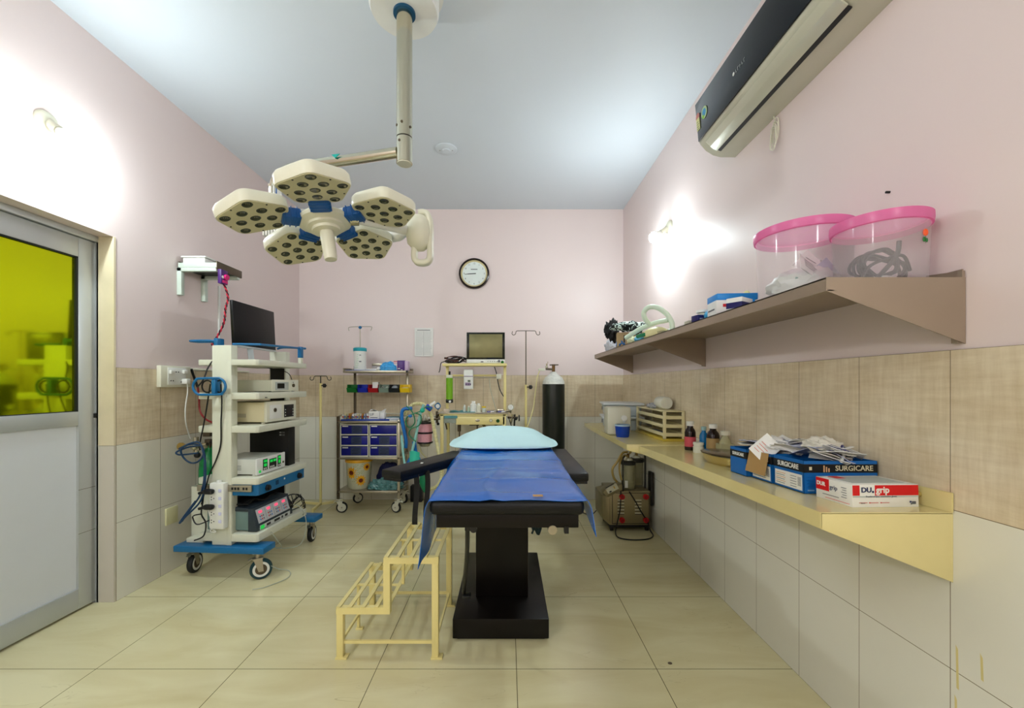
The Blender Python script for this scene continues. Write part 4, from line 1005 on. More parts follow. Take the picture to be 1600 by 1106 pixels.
# bottom shelf
t2 = thing('sunflower_bucket', 'round plastic bucket printed with sunflowers, with an orange rim, on the bottom trolley shelf', 'bucket', (-1.475, 4.1, .216))
bm_ = M('bucket_plastic', (206, 206, 178), rough=.25, var=.15, vscale=14)
m = MB(); m.lathe([(0, .0), (.095, 0), (.108, .02), (.122, .27), (.118, .27), (.105, .025), (0, .006)], bm_, seg=40); m.build('pail', t2)
m = MB(); m.lathe([(.118, .262), (.13, .262), (.132, .275), (.128, .288), (.116, .29), (.0, .286)], M('orange_rim', (240, 176, 40), rough=.35), seg=40); m.build('rim', t2)
pet = M('sunflower_petal', (236, 170, 20), rough=.5); cen = M('sunflower_centre', (110, 30, 10), rough=.6); lf = M('leaf_print', (130, 140, 30), rough=.5)
def bpt(ang, z, e=.001):
    r_ = .108+.014*(z-.02)/.25+e; return Vector((r_*math.sin(ang), -r_*math.cos(ang), z))
m = MB()
for (a0, z0, rr) in ((-.3, .165, .066), (.5, .09, .058), (1.0, .215, .045)):
    for ring in range(2):
        for k in range(12):
            th = k*math.pi/6+ring*.26; L_ = rr*(1 if ring == 0 else .72)
            def p(u, v): return bpt(a0+(u*math.cos(th)-v*math.sin(th))/.118, z0+u*math.sin(th)+v*math.cos(th), .0012+.0006*ring)
            V_ = [m.bm.verts.new(q) for q in (p(.012, 0), p(L_*.6, L_*.17), p(L_, 0), p(L_*.6, -L_*.17))]
            f = m.bm.faces.new(V_); f.material_index = m.mi(pet)
    V_ = [m.bm.verts.new(bpt(a0+rr*.36*math.cos(k*.5236)/.118, z0+rr*.36*math.sin(k*.5236), .0028)) for k in range(12)]
    f = m.bm.faces.new(V_); f.material_index = m.mi(cen)
for (a0, z0) in ((.25, .2), (.3, .16), (.1, .235), (-.05, .09), (.55, .17), (.15, .12), (.6, .235)):
    V_ = [m.bm.verts.new(bpt(a0+dx/.118, z0+dz, .0006)) for dx, dz in ((-.025, -.01), (0, -.012), (.025, .012), (0, .014))]
    f = m.bm.faces.new(V_); f.material_index = m.mi(lf)
m.build('sunflower_print', t2)
def crumple(name, c, rad, mt, label, cat, seed=0, amp=.3, flat=True, sub=5, fr=3):
    b = bmesh.new(); bmesh.ops.create_icosphere(b, subdivisions=sub, radius=1)
    for v in b.verts:
        n_ = noise.noise(v.co*fr+Vector((seed, 0, 0)))*amp+abs(noise.noise(v.co*fr*2.3+Vector((0, seed, 0))))*amp
        z = v.co.z if not flat else max(0, v.co.z)
        v.co = Vector((v.co.x*rad[0]*(1+n_*.5), v.co.y*rad[1]*(1+n_*.5), z*rad[2]*(1+n_)))
    m = MB(); m.merge(b, mt, Matrix.Translation(c)); return m.build(name, label=label, cat=cat)
crumple('blue_linen_bundle', (-1.2, 4.2, .216), (.14, .08, .22), M('dark_blue_linen', (10, 20, 70), rough=.7), 'dark blue linen bundle at the back of the bottom trolley shelf', 'bundle', 4, .15)
crumple('plastic_bag', (-1.2, 4.06, .2165), (.155, .075, .085), M('teal_clear_film', (90, 140, 140), rough=.15, var=.5, vscale=18), 'crumpled blue-green plastic bag on the bottom trolley shelf', 'bag', 9, .45, fr=4)

# ================================================================ ANAESTHESIA TROLLEY
AX0, AX1, AY0, AY1 = -.64, -.005, 3.86, 4.3
t = thing('anaesthesia_trolley', 'cream framed anaesthesia trolley with a raised shelf and gas rail', 'anaesthesia trolley', (-.32, 4.08, 0))
for x in (AX0+.01, AX1-.04):
    for y in (AY0, AY1-.03):
        m = MB(); m.box(x, x+.03, y, y+.03, .1, .955, cream, .002); m.build('leg', t, world=True)
for x in (AX0+.03, AX1-.035):
    m = MB(); m.box(x, x+.028, 4.08, 4.108, .97, 1.43, cream, .002); m.build('upright', t, world=True)
m = MB(); m.box(AX0+.01, AX1-.002, 3.98, 4.16, 1.415, 1.44, cream, .003); m.build('upper_shelf', t, world=True)
m = MB(); m.box(AX0-.01, AX1+.01, AY0-.01, AY1, .962, .972, steel, .002); m.box(AX0, AX1, AY0, AY1, .94, .962, cream, .002); m.build('worktop', t, world=True)
m = MB(); m.box(AX0+.16, AX1-.02, AY0+.0, AY1-.1, .86, .938, cream, .003); m.cyl((-.155, AY0, .9), (-.155, AY0-.01, .9), .016, M('brass_ring2', (180, 160, 120), rough=.4)); m.cyl((-.155, AY0-.01, .9), (-.155, AY0-.012, .9), .01, offwhite); m.cyl((-.09, AY0, .897), (-.09, AY0-.014, .897), .016, M('dark_green_knob', (10, 70, 20), rough=.3)); m.lathe([(0, 0), (.022, 0), (.012, .002), (0, .002)], steel, T=frame((-.28, AY0, .9), (1, 0, 0), (0, 0, 1)), sy=.6); m.build('drawer', t, world=True)
m = MB(); m.box(AX0+.045, AX0+.16, AY0-.004, AY0+.1, .875, .935, M('clear_tray_plastic', (150, 160, 150), rough=.3), .004); m.box(AX0+.05, AX0+.17, AY0-.008, AY0, .92, .945, M('teal_cloth', (90, 150, 156), rough=.7)); m.build('clear_side_drawer', t, world=True)
m = MB(); m.box(AX0, AX1, AY0+.05, AY1-.05, .1, .125, cream, .003); m.build('lower_shelf', t, world=True)
m = MB(); m.cyl((-.57, 4.07, 1.305), (-.06, 4.07, 1.305), .006, steel); m.cyl((-.57, 4.07, 1.325), (-.06, 4.07, 1.325), .009, cream); m.box(-.11, -.06, 4.05, 4.09, 1.29, 1.34, offwhite, .004); m.build('gas_rail', t, world=True)
m = MB(); m.box(-.6, -.54, 4.035, 4.09, 1.3, 1.33, offwhite, .003); m.cyl((-.57, 4.06, 1.33), (-.57, 4.06, 1.365), .01, black); m.cyl((-.57, 4.055, 1.09), (-.57, 4.055, 1.3), .033, M('green_glass_tube', (120, 176, 40), rough=.15), seg=24)
m.box(-.604, -.536, 4.03, 4.08, 1.055, 1.095, black, .008); m.cyl((-.56, 4.03, 1.07), (-.56, 4.01, 1.07), .011, white); m.build('flow_meter', t, world=True)
m = MB(); m.box(-.425, -.335, 4.0, 4.06, 1.19, 1.38, white, .008); m.box(-.426, -.334, 3.998, 4.0, 1.312, 1.318, M('mauve_line', (120, 80, 130), rough=.5)); m.box(-.385, -.36, 3.998, 4.0, 1.26, 1.28, M('grey_green_print', (110, 120, 100), rough=.5)); m.box(-.41, -.36, 3.998, 4.0, 1.225, 1.255, M('mauve_print', (160, 140, 170), rough=.5)); 
for k in range(3): m.box(-.405+.02*k, -.395+.02*k, 3.997, 3.998, 1.23, 1.245, M('dark_mauve', (70, 40, 80), rough=.5))
m.build('vaporiser', t, world=True, label='white vaporiser box with mauve print')
for x, y in ((AX0+.03, AY0+.02), (AX1-.03, AY0+.02), (AX0+.03, AY1-.02), (AX1-.03, AY1-.02)): caster(t, x, y, .1, .036, offwhite, R(90), wd=.02, world=True, off=.012)
m = MB()
for (p0, p1) in (((-.46, 3.95, .94), (-.46, 3.95, .7)), ((-.29, 3.95, .935), (-.29, 3.95, .68)), ((-.6, 4.0, .86), (-.59, 4.02, .8))): m.cyl(p0, p1, .007, dsteel)
m.box(-.36, -.27, 3.9, 3.93, .848, .858, black); m.cyl((-.46, 3.93, .86), (-.46, 3.93, .79), .016, dsteel)
m.tube([(-.24, 3.95, .86), (-.2, 3.93, .82), (-.16, 3.93, .8), (-.12, 3.94, .83), (-.1, 3.95, .87)], .012, M('olive_hose', (120, 110, 60), rough=.5))
m.build('underside_pipes', t, world=True)
m = MB()
m.lathe([(0, 0), (.026, 0), (.026, .015), (.0, .015)], blue, T=frame((-.665, 3.95, 1.03), (1, 0, 0), (0, 0, 1)), seg=24); m.lathe([(0, .0155), (.02, .0155), (0, .016)], white, T=frame((-.665, 3.95, 1.03), (1, 0, 0), (0, 0, 1)), seg=24)
m.tube([(-.69, 3.94, 1.04), (-.66, 3.935, 1.06), (-.64, 3.94, 1.03), (-.66, 3.935, 1.0), (-.69, 3.94, 1.02)], .004, blue, closed=True); m.cyl((-.665, 3.955, .985), (-.665, 3.955, 1.01), .008, chrome)
m.cyl((-.7, 3.96, .93), (-.6, 3.96, .93), .012, chrome); m.cyl((-.675, 3.95, .87), (-.675, 3.95, .98), .012, dsteel); m.sph((-.66, 3.95, .95), .02, dsteel, seg=12); m.sph((-.665, 3.95, .86), .014, black, seg=12)
m.build('pressure_gauge', t, world=True, label='blue pressure gauge')
m = MB()
m.lathe([(0, 0), (.03, 0), (.03, .02), (.0, .02)], chrome, T=frame((.03, 3.95, 1.02), (1, 0, 0), (0, 0, 1)), seg=24); m.lathe([(0, .0205), (.024, .0205), (0, .021)], white, T=frame((.03, 3.95, 1.02), (1, 0, 0), (0, 0, 1)), seg=24); m.cyl((.03, 3.96, .96), (.03, 3.96, .99), .008, chrome)
m.cyl((-.0, 3.95, .92), (.1, 3.95, .92), .01, dsteel); m.cyl((.03, 3.95, .86), (.05, 3.95, .95), .01, chrome); m.cyl((.065, 3.95, .84), (.07, 3.95, .95), .008, black); m.sph((.08, 3.94, .91), .016, black, seg=12); m.lathe([(0, 0), (.03, 0), (.03, .012), (0, .012)], black, c=(.105, 3.95, .915), T=Matrix.Rotation(R(90), 4, 'Y'), seg=16, sx=1.0)
m.build('pressure_gauge', t, world=True, label='white dial gauge with black valve wheel')
for i, (pts, label) in enumerate((([(-.13, 4.1, 1.41), (-.11, 4.07, 1.35), (-.08, 4.06, 1.2), (-.04, 4.05, 1.12)], 'thin black cable behind the rail of the anaesthesia trolley'), ([(.01, 3.94, .93), (.03, 3.92, .86), (.06, 3.91, .8), (.08, 3.93, .7), (.08, 3.95, .6)], 'black cable hanging from the right gauge of the anaesthesia trolley'), ([(-.18, 4.08, 1.29), (-.17, 4.07, 1.2), (-.14, 4.07, 1.08), (-.11, 4.07, .98)], 'thin grey tube between the rail and worktop of the anaesthesia trolley'))):
    m = MB(); m.tube(pts, .0045 if i < 2 else .003, black if i < 2 else M('grey_lead', (0, 0, 0)), seg=6); m.build('cable', label=label, cat='cable')
# patient monitor on the upper shelf
u = thing('patient_monitor', 'patient monitor with reflective olive screen on the shelf of the anaesthesia trolley', 'monitor', (-.2, 4.07, 1.44))
m = MB(); m.box(-.2, .175, -.05, .09, .0, .305, offwhite, .008); m.build('case', u)
m = MB(); m.box(-.198, .174, -.054, -.05, .042, .303, M('black_bezel', (14, 20, 14), rough=.15), .002); m.box(-.172, .15, -.056, -.0535, .058, .285, M('olive_crt_glass', (128, 122, 84), rough=.38, metal=.5, var=.35, vscale=6), .001); m.build('screen', u)
m = MB(); m.box(-.197, .173, -.056, -.05, .004, .04, white, .003); m.box(-.06, -.035, -.058, -.056, .012, .022, ink)
for k in range(5): m.cyl((.01+k*.022, -.056, .02), (.01+k*.022, -.059, .02), .004, ink, seg=10)
m.cyl((.118, -.056, .022), (.118, -.066, .022), .012, ink); m.cyl((.15, -.056, .015), (.15, -.064, .012), .014, green); m.build('control_strip', u)
m = MB()
for k in range(9):
    a0 = random.random()*6; cx = -.5+.045*random.uniform(-1, 1)
    m.tube([(cx+(.075+.02*random.random())*math.cos(a), 4.05+.04*math.sin(a), 1.452+.006*k+.012*math.sin(a*2+a0)) for a in [i*2*math.pi/9 for i in range(9)]], .0048, (black, rubber, M('brown_cable', (90, 50, 40), rough=.5))[k % 3], seg=6, closed=True)
m.tube([(-.47, 4.0, 1.46), (-.44, 4.02, 1.49), (-.4, 4.03, 1.52), (-.395, 4.04, 1.5)], .004, white, seg=6); m.tube([(-.52, 4.0, 1.46), (-.58, 3.99, 1.47), (-.62, 3.99, 1.455), (-.64, 3.97, 1.44), (-.65, 3.97, 1.38), (-.66, 3.97, 1.35)], .004, black, seg=6)
m.build('ecg_cable_coil', label='tangled black patient leads beside the monitor on the anaesthesia trolley', cat='cable')
# little things on the worktop
bots = [(-.325, .03, .105, white, 'white bottle with pale cap'), (-.275, .022, .085, offwhite, 'cream carton bottle'), (-.225, .02, .055, M('clear_vial', (200, 206, 196), rough=.15), 'small clear vial with yellow lid'), (-.41, .014, .07, M('clear_vial', (200, 206, 196)), 'slim clear vial'), (-.37, .012, .06, M('pale_green_vial', (190, 206, 180), rough=.2), 'slim pale green vial')]
for i, (x, r_, h_, mt, d_) in enumerate(bots):
    u = thing('medicine_bottle', d_+' on the anaesthesia trolley worktop', 'bottle', (x, 3.93, .9725), 0, 'bottles on the anaesthesia worktop')
    m = MB(); m.lathe([(0, 0), (r_, 0), (r_, h_*.7), (r_*.6, h_*.8), (0, h_*.8)], mt, seg=16); m.build('body', u)
    m = MB(); m.lathe([(0, h_*.8), (r_*(1.0 if i == 2 else .6), h_*.8), (r_*(1.0 if i == 2 else .6), h_), (0, h_)], yellow if i == 2 else white, seg=16); m.build('cap', u)
m = MB(); m.box(AX0+.1, AX1-.3, 3.88, 4.0, .9725, .979, M('teal_cloth', (90, 150, 156), rough=.7), .002); m.surf(lambda u_, v_: Vector((-.55+.14*u_, 3.87+.12*v_, .982+.012*math.sin(u_*5)*math.sin(v_*4+.6))), 10, 8, M('teal_cloth', (0, 0, 0)), .003); m.build('folded_cloth', label='folded teal cloth on the left of the anaesthesia worktop', cat='cloth')
m = MB(); m.box(-.6, -.545, 3.87, 3.93, .9725, 1.005, M('beige_pack', (206, 190, 170), rough=.6), .003); m.build('tissue_pack', label='small beige pack at the left end of the anaesthesia worktop', cat='pack')
for i in range(6):
    x = -.19+.034*i; m = MB(); m.bar((x, 3.88, .979), (x+.05, 3.96, .979), .014, .012, (M('violet_pack', (110, 110, 176), rough=.4), paper, steel)[i % 3], .003)
    m.build('syringe_packet', label='one of the small packets scattered on the right of the anaesthesia worktop', cat='packet', group='packets scattered on the anaesthesia worktop')
m = MB(); m.box(-.1, -.03, 4.0, 4.06, .9725, 1.0, chrome, .008); m.build('steel_dish', label='small steel dish at the right end of the anaesthesia worktop', cat='dish')

# breathing circuit bundle hanging left of the anaesthesia trolley
cr = M('cream_hose', (222, 214, 160), rough=.45); bh = M('bright_blue_hose', (20, 110, 190), rough=.35); aq = M('aqua_clear_hose', (150, 206, 200), rough=.25)
def A_(px, py, Y=3.75): return at(px, py, Y)
m = MB()
pts = catmull([A_(632, 648), A_(645, 632), A_(662, 632), A_(672, 645), A_(678, 668), A_(686, 712), A_(690, 742), A_(684, 758), A_(668, 766)], 30)
m.tube(pts, lambda u: .0155+.0022*math.sin(u*420), cr, seg=12, raw=True)
m.build('corrugated_hose', label='cream corrugated breathing hose arching down left of the anaesthesia trolley', cat='hose')
m = MB(); m.tube([A_(644, 638, 3.7), A_(630, 640, 3.7), A_(628, 655, 3.7), A_(634, 685, 3.7), A_(634, 700, 3.7)], .016, bh, seg=12)
m.tube([A_(648, 700, 3.7), A_(646, 690, 3.7), A_(648, 708, 3.7), A_(640, 718, 3.7), A_(633, 730, 3.7)], .014, bh, seg=12); m.tube([A_(648, 690, 3.7), A_(650, 706, 3.7), A_(656, 722, 3.7), A_(652, 734, 3.7)], .014, bh, seg=12)
m.build('blue_breathing_hose', label='bright blue breathing hose hanging at the left of the hose cluster', cat='hose')
m = MB(); m.tube([A_(662, 632, 3.66), A_(656, 650, 3.66), A_(650, 680, 3.66), A_(644, 705, 3.66), A_(642, 725, 3.66)], .012, aq, seg=12); m.tube([A_(630, 700, 3.66), A_(627, 680, 3.66), A_(632, 722, 3.66), A_(638, 735, 3.66)], .01, aq, seg=12)
m.build('clear_aqua_hose', label='clear aqua tubing hanging in the middle of the hose cluster', cat='hose')
m = MB(); m.tube([A_(635, 634, 3.62), A_(645, 645, 3.62), A_(648, 660, 3.62), A_(640, 668, 3.62), A_(634, 660, 3.62), A_(638, 650, 3.62), A_(655, 643, 3.62), A_(668, 635, 3.62), A_(675, 640, 3.62)], .005, dgreen, seg=8)
m.tube([A_(648, 645, 3.62), A_(658, 650, 3.62), A_(655, 664, 3.62), A_(642, 670, 3.62), A_(640, 680, 3.62), A_(650, 690, 3.62)], .005, dgreen, seg=8)
m.sph(A_(660, 641, 3.62), (.022, .018, .022), M('teal_connector', (20, 170, 140), rough=.4), seg=14); m.sph(A_(641, 650, 3.62), (.018, .015, .014), bh, seg=14)
m.build('green_cord', label='dark green looped cord tied round the hanging hoses', cat='cord')
m = MB(); m.surf(lambda u_, v_: A_(641+14*u_, 705+27*v_, 3.6)+Vector((0, .03*math.sin(u_*3.1)*-1, .01*math.sin(v_*9+u_*4))), 8, 10, M('teal_mask', (60, 196, 170), rough=.4), .006)
m.build('teal_mask', label='teal breathing mask hanging in the hose cluster above the arm board', cat='mask')
m = MB(); m.cyl(A_(666, 634, 3.68), A_(674, 640, 3.68), .022, M('cobalt_connector', (20, 60, 190), rough=.35)); m.cyl(A_(672, 634, 3.68), A_(680, 628, 3.68), .014, white); m.build('valve_connector', label='cobalt blue valve with white tip at the top of the hose cluster', cat='valve')
u = thing('absorber_canister', 'pink filled absorber canister in black bands left of the anaesthesia trolley', 'canister', A_(664, 692, 3.8))
pk = M('pink_granules', (224, 160, 170), rough=.6, var=.2, vscale=80, bump=.2, bscale=150)
r_ = .065
m = MB(); c0 = A_(664, 692, 3.8)
m.lathe([(0, .012), (r_, .012), (r_, .09), (0, .09)], pk, seg=28); m.lathe([(0, .105), (r_, .105), (r_, .18), (0, .18)], pk, seg=28); m.build('pink_filling', u)
m = MB()
for z in (.0, .09, .18): m.lathe([(0, z), (r_+.006, z), (r_+.006, z+.014), (0, z+.014)], black, seg=28)
m.build('black_band', u)
m = MB(); m.lathe([(0, .194), (.03, .194), (.035, .21), (.02, .235), (.012, .26), (0, .26)], steel, seg=20); m.cyl((.02, .0, .21), (.16, .1, .22), .01, dsteel); m.build('clamp_frame', u)
m = MB(); m.box(-.07, -.055, -.01, .01, .185, .215, black); m.build('clip', u)
m = MB(); m.lathe([(0, 0), (r_*.9, -.001), (r_*.6, -.03), (0, -.03)], steel, seg=24); m.build('drain_cup', u)
m = MB()
b = bmesh.new(); bmesh.ops.create_uvsphere(b, u_segments=24, v_segments=16, radius=1)
for v in b.verts:
    k = 1-.55*max(0, -v.co.z)**1.5; v.co = Vector((v.co.x*.045*k, v.co.y*.03*k, v.co.z*.1))
m.merge(b, dgreen, Matrix.Translation(A_(663, 752, 3.72))); m.cyl(A_(664, 766, 3.72), A_(665, 776, 3.72), .006, dgreen); m.cyl(A_(660, 722, 3.72), A_(662, 738, 3.72), .014, dgreen)
m.build('breathing_bag', label='dark green breathing bag hanging below the left arm board', cat='breathing bag')
m = MB(); m.tube([A_(655, 694, 3.8), A_(658, 706, 3.8), A_(666, 715, 3.8), A_(670, 722, 3.8)], .006, cr, seg=8); m.build('thin_cream_tube', label='thin cream tube curling below the pink canister', cat='tube')
u2 = MB(); u2.box(-1.02, -.9, 4.33, 4.42, 0.001, .17, M('dark_bin', (18, 18, 24), rough=.5), .004); u2.build('dark_foot_box', label='dark low box on the floor behind the steel trolley against the back wall', cat='box')

# ================================================================ OXYGEN CYLINDER
u = thing('oxygen_cylinder', 'tall black oxygen cylinder with white shoulder against the back wall', 'gas cylinder', (.47, 4.22, 0))
bk = M('black_cylinder_enamel', (26, 30, 26), rough=.3, var=.3, vscale=5)
m = MB(); m.lathe([(0, 0), (.108, 0), (.114, .01), (.114, 1.235), (.1135, 1.24)], bk, seg=40)
m.lathe([(.1135, 1.24), (.108, 1.27), (.085, 1.31), (.05, 1.335), (.035, 1.35), (.03, 1.365), (0, 1.365)], M('worn_white_shoulder', (214, 214, 206), rough=.4, var=.35, vscale=30), seg=40); m.build('body', u)
m = MB(); m.cyl((0, 0, 1.36), (0, 0, 1.43), .016, M('bronze', (120, 90, 50), rough=.4, metal=.7)); m.cyl((-.04, 0, 1.435), (.05, 0, 1.437), .006, dsteel); m.cyl((0, 0, 1.428), (0, 0, 1.442), .02, dsteel); m.cyl((0, 0, 1.39), (-.08, -.01, 1.395), .011, dsteel); m.build('valve', u)
m = MB(); m.box(-.155, -.09, -.03, .01, 1.375, 1.4, offwhite, .004); m.cyl((-.07, -.01, 1.395), (-.07, -.01, 1.45), .008, chrome); m.cyl((-.085, -.01, 1.41), (-.06, -.01, 1.42), .012, chrome); m.cyl((-.06, -.01, 1.45), (-.06, -.01, 1.47), .004, chrome); m.build('regulator', u)
m = MB(); m.tube([(.33, 4.2, 1.385), (.3, 4.19, 1.3), (.28, 4.18, 1.15), (.26, 4.16, 1.0), (.22, 4.1, .88), (.18, 4.02, .8), (.1, 3.95, .72)], .005, M('pale_yellow_tube', (226, 216, 150), rough=.4), seg=8); m.build('oxygen_tube', label='pale yellow tube hanging from the oxygen cylinder regulator', cat='tube')

# ================================================================ STEEL WALL SHELF (right wall)
SX, SY0, SY1, SZ = .865, 1.12, 4.1, 1.53
t = thing('steel_wall_shelf', 'long dull steel shelf on triangular brackets along the right wall', 'shelf', (XR, 2.6, SZ))
m = MB(); m.box(SX, XR, SY0+.0032, SY1, SZ-.004, SZ, shelfsteel); m.box(SX, SX+.003, SY0+.0032, SY1, SZ-.037, SZ, shelfsteel); m.box(SX+.003, SX+.02, SY0, SY1, SZ-.037, SZ-.034, shelfsteel)
m.build('shelf_board', t, world=True)
m = MB(); m.prism([(XR-.012, SY0, SZ), (XR-.012, SY0, SZ+.022), (XR-.012, SY1, SZ+.022), (XR-.012, SY1, SZ)], (.004, 0, 0), shelfsteel)
m.prism([(XR-.008, SY0, SZ), (XR-.008, SY0, SZ+.018), (XR-.008, SY0+.1, SZ+.03), (XR-.008, SY0+.1, SZ)], (.004, 0, 0), shelfsteel); m.build('upstand', t, world=True)
for Y in (SY0, 2.59, 4.085):
    m = MB(); m.prism([(SX, Y, SZ if Y == SY0 else SZ-.005), (SX, Y, SZ-.037), (XR-.002, Y, SZ-.18), (XR-.002, Y, SZ if Y == SY0 else SZ-.005)], (0, .003, 0), shelfsteel)
    m.box(XR-.02, XR-.0025, Y+.0035, Y+.02, SZ-.178, SZ-.04, shelfsteel); m.cyl((XR-.012, Y+.01, SZ-.165), (XR-.022, Y+.01, SZ-.165), .005, steel, seg=10)
    m.build('bracket', t, world=True)

# ---- pink lidded tubs
pinkl = M('pink_lid_plastic', (255, 150, 205), rough=.25, alpha=.85, var=0)
translucent(pinkl, (255, 150, 205), .5)
tubm = M('tub_clear_plastic', (240, 232, 232), rough=.08, alpha=.15, var=0)
pouchm = M('white_pouch_plastic', (214, 220, 214), rough=.4, var=.2, vscale=20)
def tub(x, y, r_, h_, label):
    u = thing('plastic_tub', label, 'tub', (x, y, SZ), 0, 'pink lidded tubs')
    m = MB(); m.lathe([(0, .001), (r_*.9, .001), (r_*.93, .006), (r_*.985, h_-.012), (r_*.97, h_-.012), (r_*.915, .01), (0, .005)], tubm, seg=56); m.build('tub_body', u)
    m = MB(); m.lathe([(r_*.985, h_-.03), (r_*1.02, h_-.028), (r_*1.035, h_-.014), (r_*1.03, h_), (r_*.97, h_+.002), (r_*.95, h_-.008), (0, h_-.008)], pinkl, seg=56); m.build('pink_lid', u)
    return u
tub(1.085, 1.517, .152, .272, 'larger pink-lidded clear tub full of white pouches on the steel wall shelf')
tub(1.115, 1.24, .115, .195, 'smaller pink-lidded clear tub with coiled cable at the near end of the steel wall shelf')
m = MB()
for k, (dx, dz, mt) in enumerate(((0, 0, M('orange_print', (236, 90, 40), rough=.4)),)):
    m.sph((1.143, 1.24-.1115, 1.53+.125), (.0075, .002, .01), mt, seg=14)
m.box(1.1425, 1.143, 1.1275, 1.1285, 1.625, 1.645, green); m.sph((1.139, 1.1285, 1.636), (.004, .0015, .007), green, seg=10); m.sph((1.147, 1.129, 1.634), (.003, .0015, .006), green, seg=10)
fl = m.build('flower_decal', label='small orange flower printed on the smaller tub', cat='decal')
fl.parent = bpy.data.objects['plastic_tub.001']; fl.location = fl.location-fl.parent.location
for k_ in ('label', 'category'):
    if k_ in fl: del fl[k_]
# contents
def blob(name, c, rad, mt, label, cat, seed, amp=.35, rot=0, **k):
    b = bmesh.new(); bmesh.ops.create_icosphere(b, subdivisions=4, radius=1)
    for v in b.verts:
        n_ = noise.noise(v.co*2.6+Vector((seed, 0, 0)))*amp+abs(noise.noise(v.co*5+Vector((0, seed, 0))))*amp
        v.co = Vector((v.co.x*rad[0]*(1+n_*.4), v.co.y*rad[1]*(1+n_*.4), v.co.z*rad[2]*(1+n_)))
    m = MB(); m.merge(b, mt, TR(*c, rz=rot)); return m.build(name, label=label, cat=cat, **k)
blob('white_pouch_heap', (1.085, 1.517, 1.6), (.105, .105, .055), pouchm, 'heap of soft white pouches filling the bottom of the larger pink-lidded tub', 'pouches', 2)
def sheetlet(name, c, wx, wy, rot, mt, label, cat, amp=.006, group=None, printc=None, seed=0):
    T = Matrix.Translation(c) @ rot.to_matrix().to_4x4()
    m = MB(); m.surf(lambda u, v: Vector(((u-.5)*wx, (v-.5)*wy, amp*math.sin(u*5+seed)*math.sin(v*4+seed*2))), 8, 8, mt, .0015, T)
    if printc:
        for k in range(4): m.box(-wx*.35, wx*(.05+.07*(k % 3)), -wy*.3+k*wy*.13, -wy*.3+k*wy*.13+wy*.03, amp+.0006, amp+.0012, printc, 0, T); m.box(-wx*.35, wx*(.05+.07*(k % 3)), -wy*.3+k*wy*.13, -wy*.3+k*wy*.13+wy*.03, -amp-.003, -amp-.0026, printc, 0, T)
    return m.build(name, label=label, cat=cat, group=group)
from mathutils import Euler
palev = M('pale_violet_pouch', (186, 190, 214), rough=.35)
for i, (dx, dy, dz, a, b_, c_, mt) in enumerate(((-.03, -.08, .115, 60, 30, 10, paper), (.04, -.06, .1, 75, -35, 20, palev), (.02, -.02, .14, 65, 40, -20, paper), (.07, -.02, .11, 80, 5, 40, pouchm), (.0, .03, .1, 50, -20, 60, pouchm))):
    sheetlet('sterile_pouch', (1.085+dx, 1.517+dy, 1.53+dz), .1, .085, Euler((R(a), R(b_), R(c_))), mt, 'one of the sterile pouches standing in the larger pink-lidded tub', 'pouch', group='pouches in the larger tub', printc=ink, seed=i)
m = MB(); m.tube([(1.085-.07, 1.517-.06, 1.615), (1.085+.0, 1.517-.09, 1.6), (1.085+.05, 1.517-.08, 1.59)], .008, M('pale_teal_tube', (90, 150, 140), rough=.4)); m.build('teal_tube', label='short teal tube lying among the pouches in the larger tub', cat='tube')
m = MB(); random.seed(5)
for k in range(7):
    r0 = .082-.006*k; tl = random.uniform(-.5, .5); cx, cy, cz = 1.115+random.uniform(-.008, .008), 1.235+random.uniform(-.01, .01), 1.53+.05+.004*k
    pts_ = []
    for i in range(12):
        a = i*2*math.pi/12; pts_.append((cx+r0*math.cos(a), cy+(.03+.01*math.sin(k))*math.sin(a+tl)-.02*math.sin(a), cz+.042*math.sin(a)+.006*math.sin(3*a+k)))
    m.tube(pts_, .0042, M('slate_cable', (16, 16, 26), rough=.5), seg=8, closed=True, n=4)
m.tube([(1.06, 1.19, 1.54), (1.1, 1.17, 1.6), (1.11, 1.17, 1.645)], .006, M('slate_cable', (0, 0, 0)), seg=8)
m.tube([(1.04, 1.22, 1.535), (1.05, 1.2, 1.58), (1.09, 1.19, 1.6), (1.14, 1.19, 1.61), (1.17, 1.2, 1.57)], .0045, M('slate_cable', (0, 0, 0)), seg=8)
m.build('coiled_cable_in_tub', label='slate grey cable coiled inside the smaller pink-lidded tub', cat='cable')
m = MB(); m.sph((1.12, 1.26, 1.54), (.07, .06, .028), white, seg=24); m.build('white_dome', label='white rounded object at the bottom of the smaller tub', cat='dome')

# ---- rest of the steel shelf
def carton(name, c, size, rz, mt, label, cat='carton', bands=(), bev=.0015, lid=None, rx=0):
    """bands: (face, u0,u1,v0,v1, material) on face 'x-' or 'y-' in 0..1 units"""
    T = TR(c[0], c[1], c[2], rz=R(rz), rx=R(rx)); sx, sy, sz = size
    m = MB(); m.box(-sx/2, sx/2, -sy/2, sy/2, 0, sz, mt, bev, T)
    for f, u0, u1, v0, v1, bm2 in bands:
        if f == 'y-': m.box(-sx/2+u0*sx, -sx/2+u1*sx, -sy/2-.0006, -sy/2+.001, v0*sz, v1*sz, bm2, 0, T)
        elif f == 'x-': m.box(-sx/2-.0006, -sx/2+.001, -sy/2+(1-u1)*sy, -sy/2+(1-u0)*sy, v0*sz, v1*sz, bm2, 0, T)
        elif f == 't': m.box(-sx/2+u0*sx, -sx/2+u1*sx, -sy/2+v0*sy, -sy/2+v1*sy, sz-.001, sz+.0006, bm2, 0, T)
    return m.build(name, label=label, cat=cat)
bright = M('bright_blue_carton', (20, 140, 220), rough=.4); dnavy = M('navy_print', (20, 20, 90), rough=.4); mag = M('maroon_print', (120, 20, 70), rough=.4)
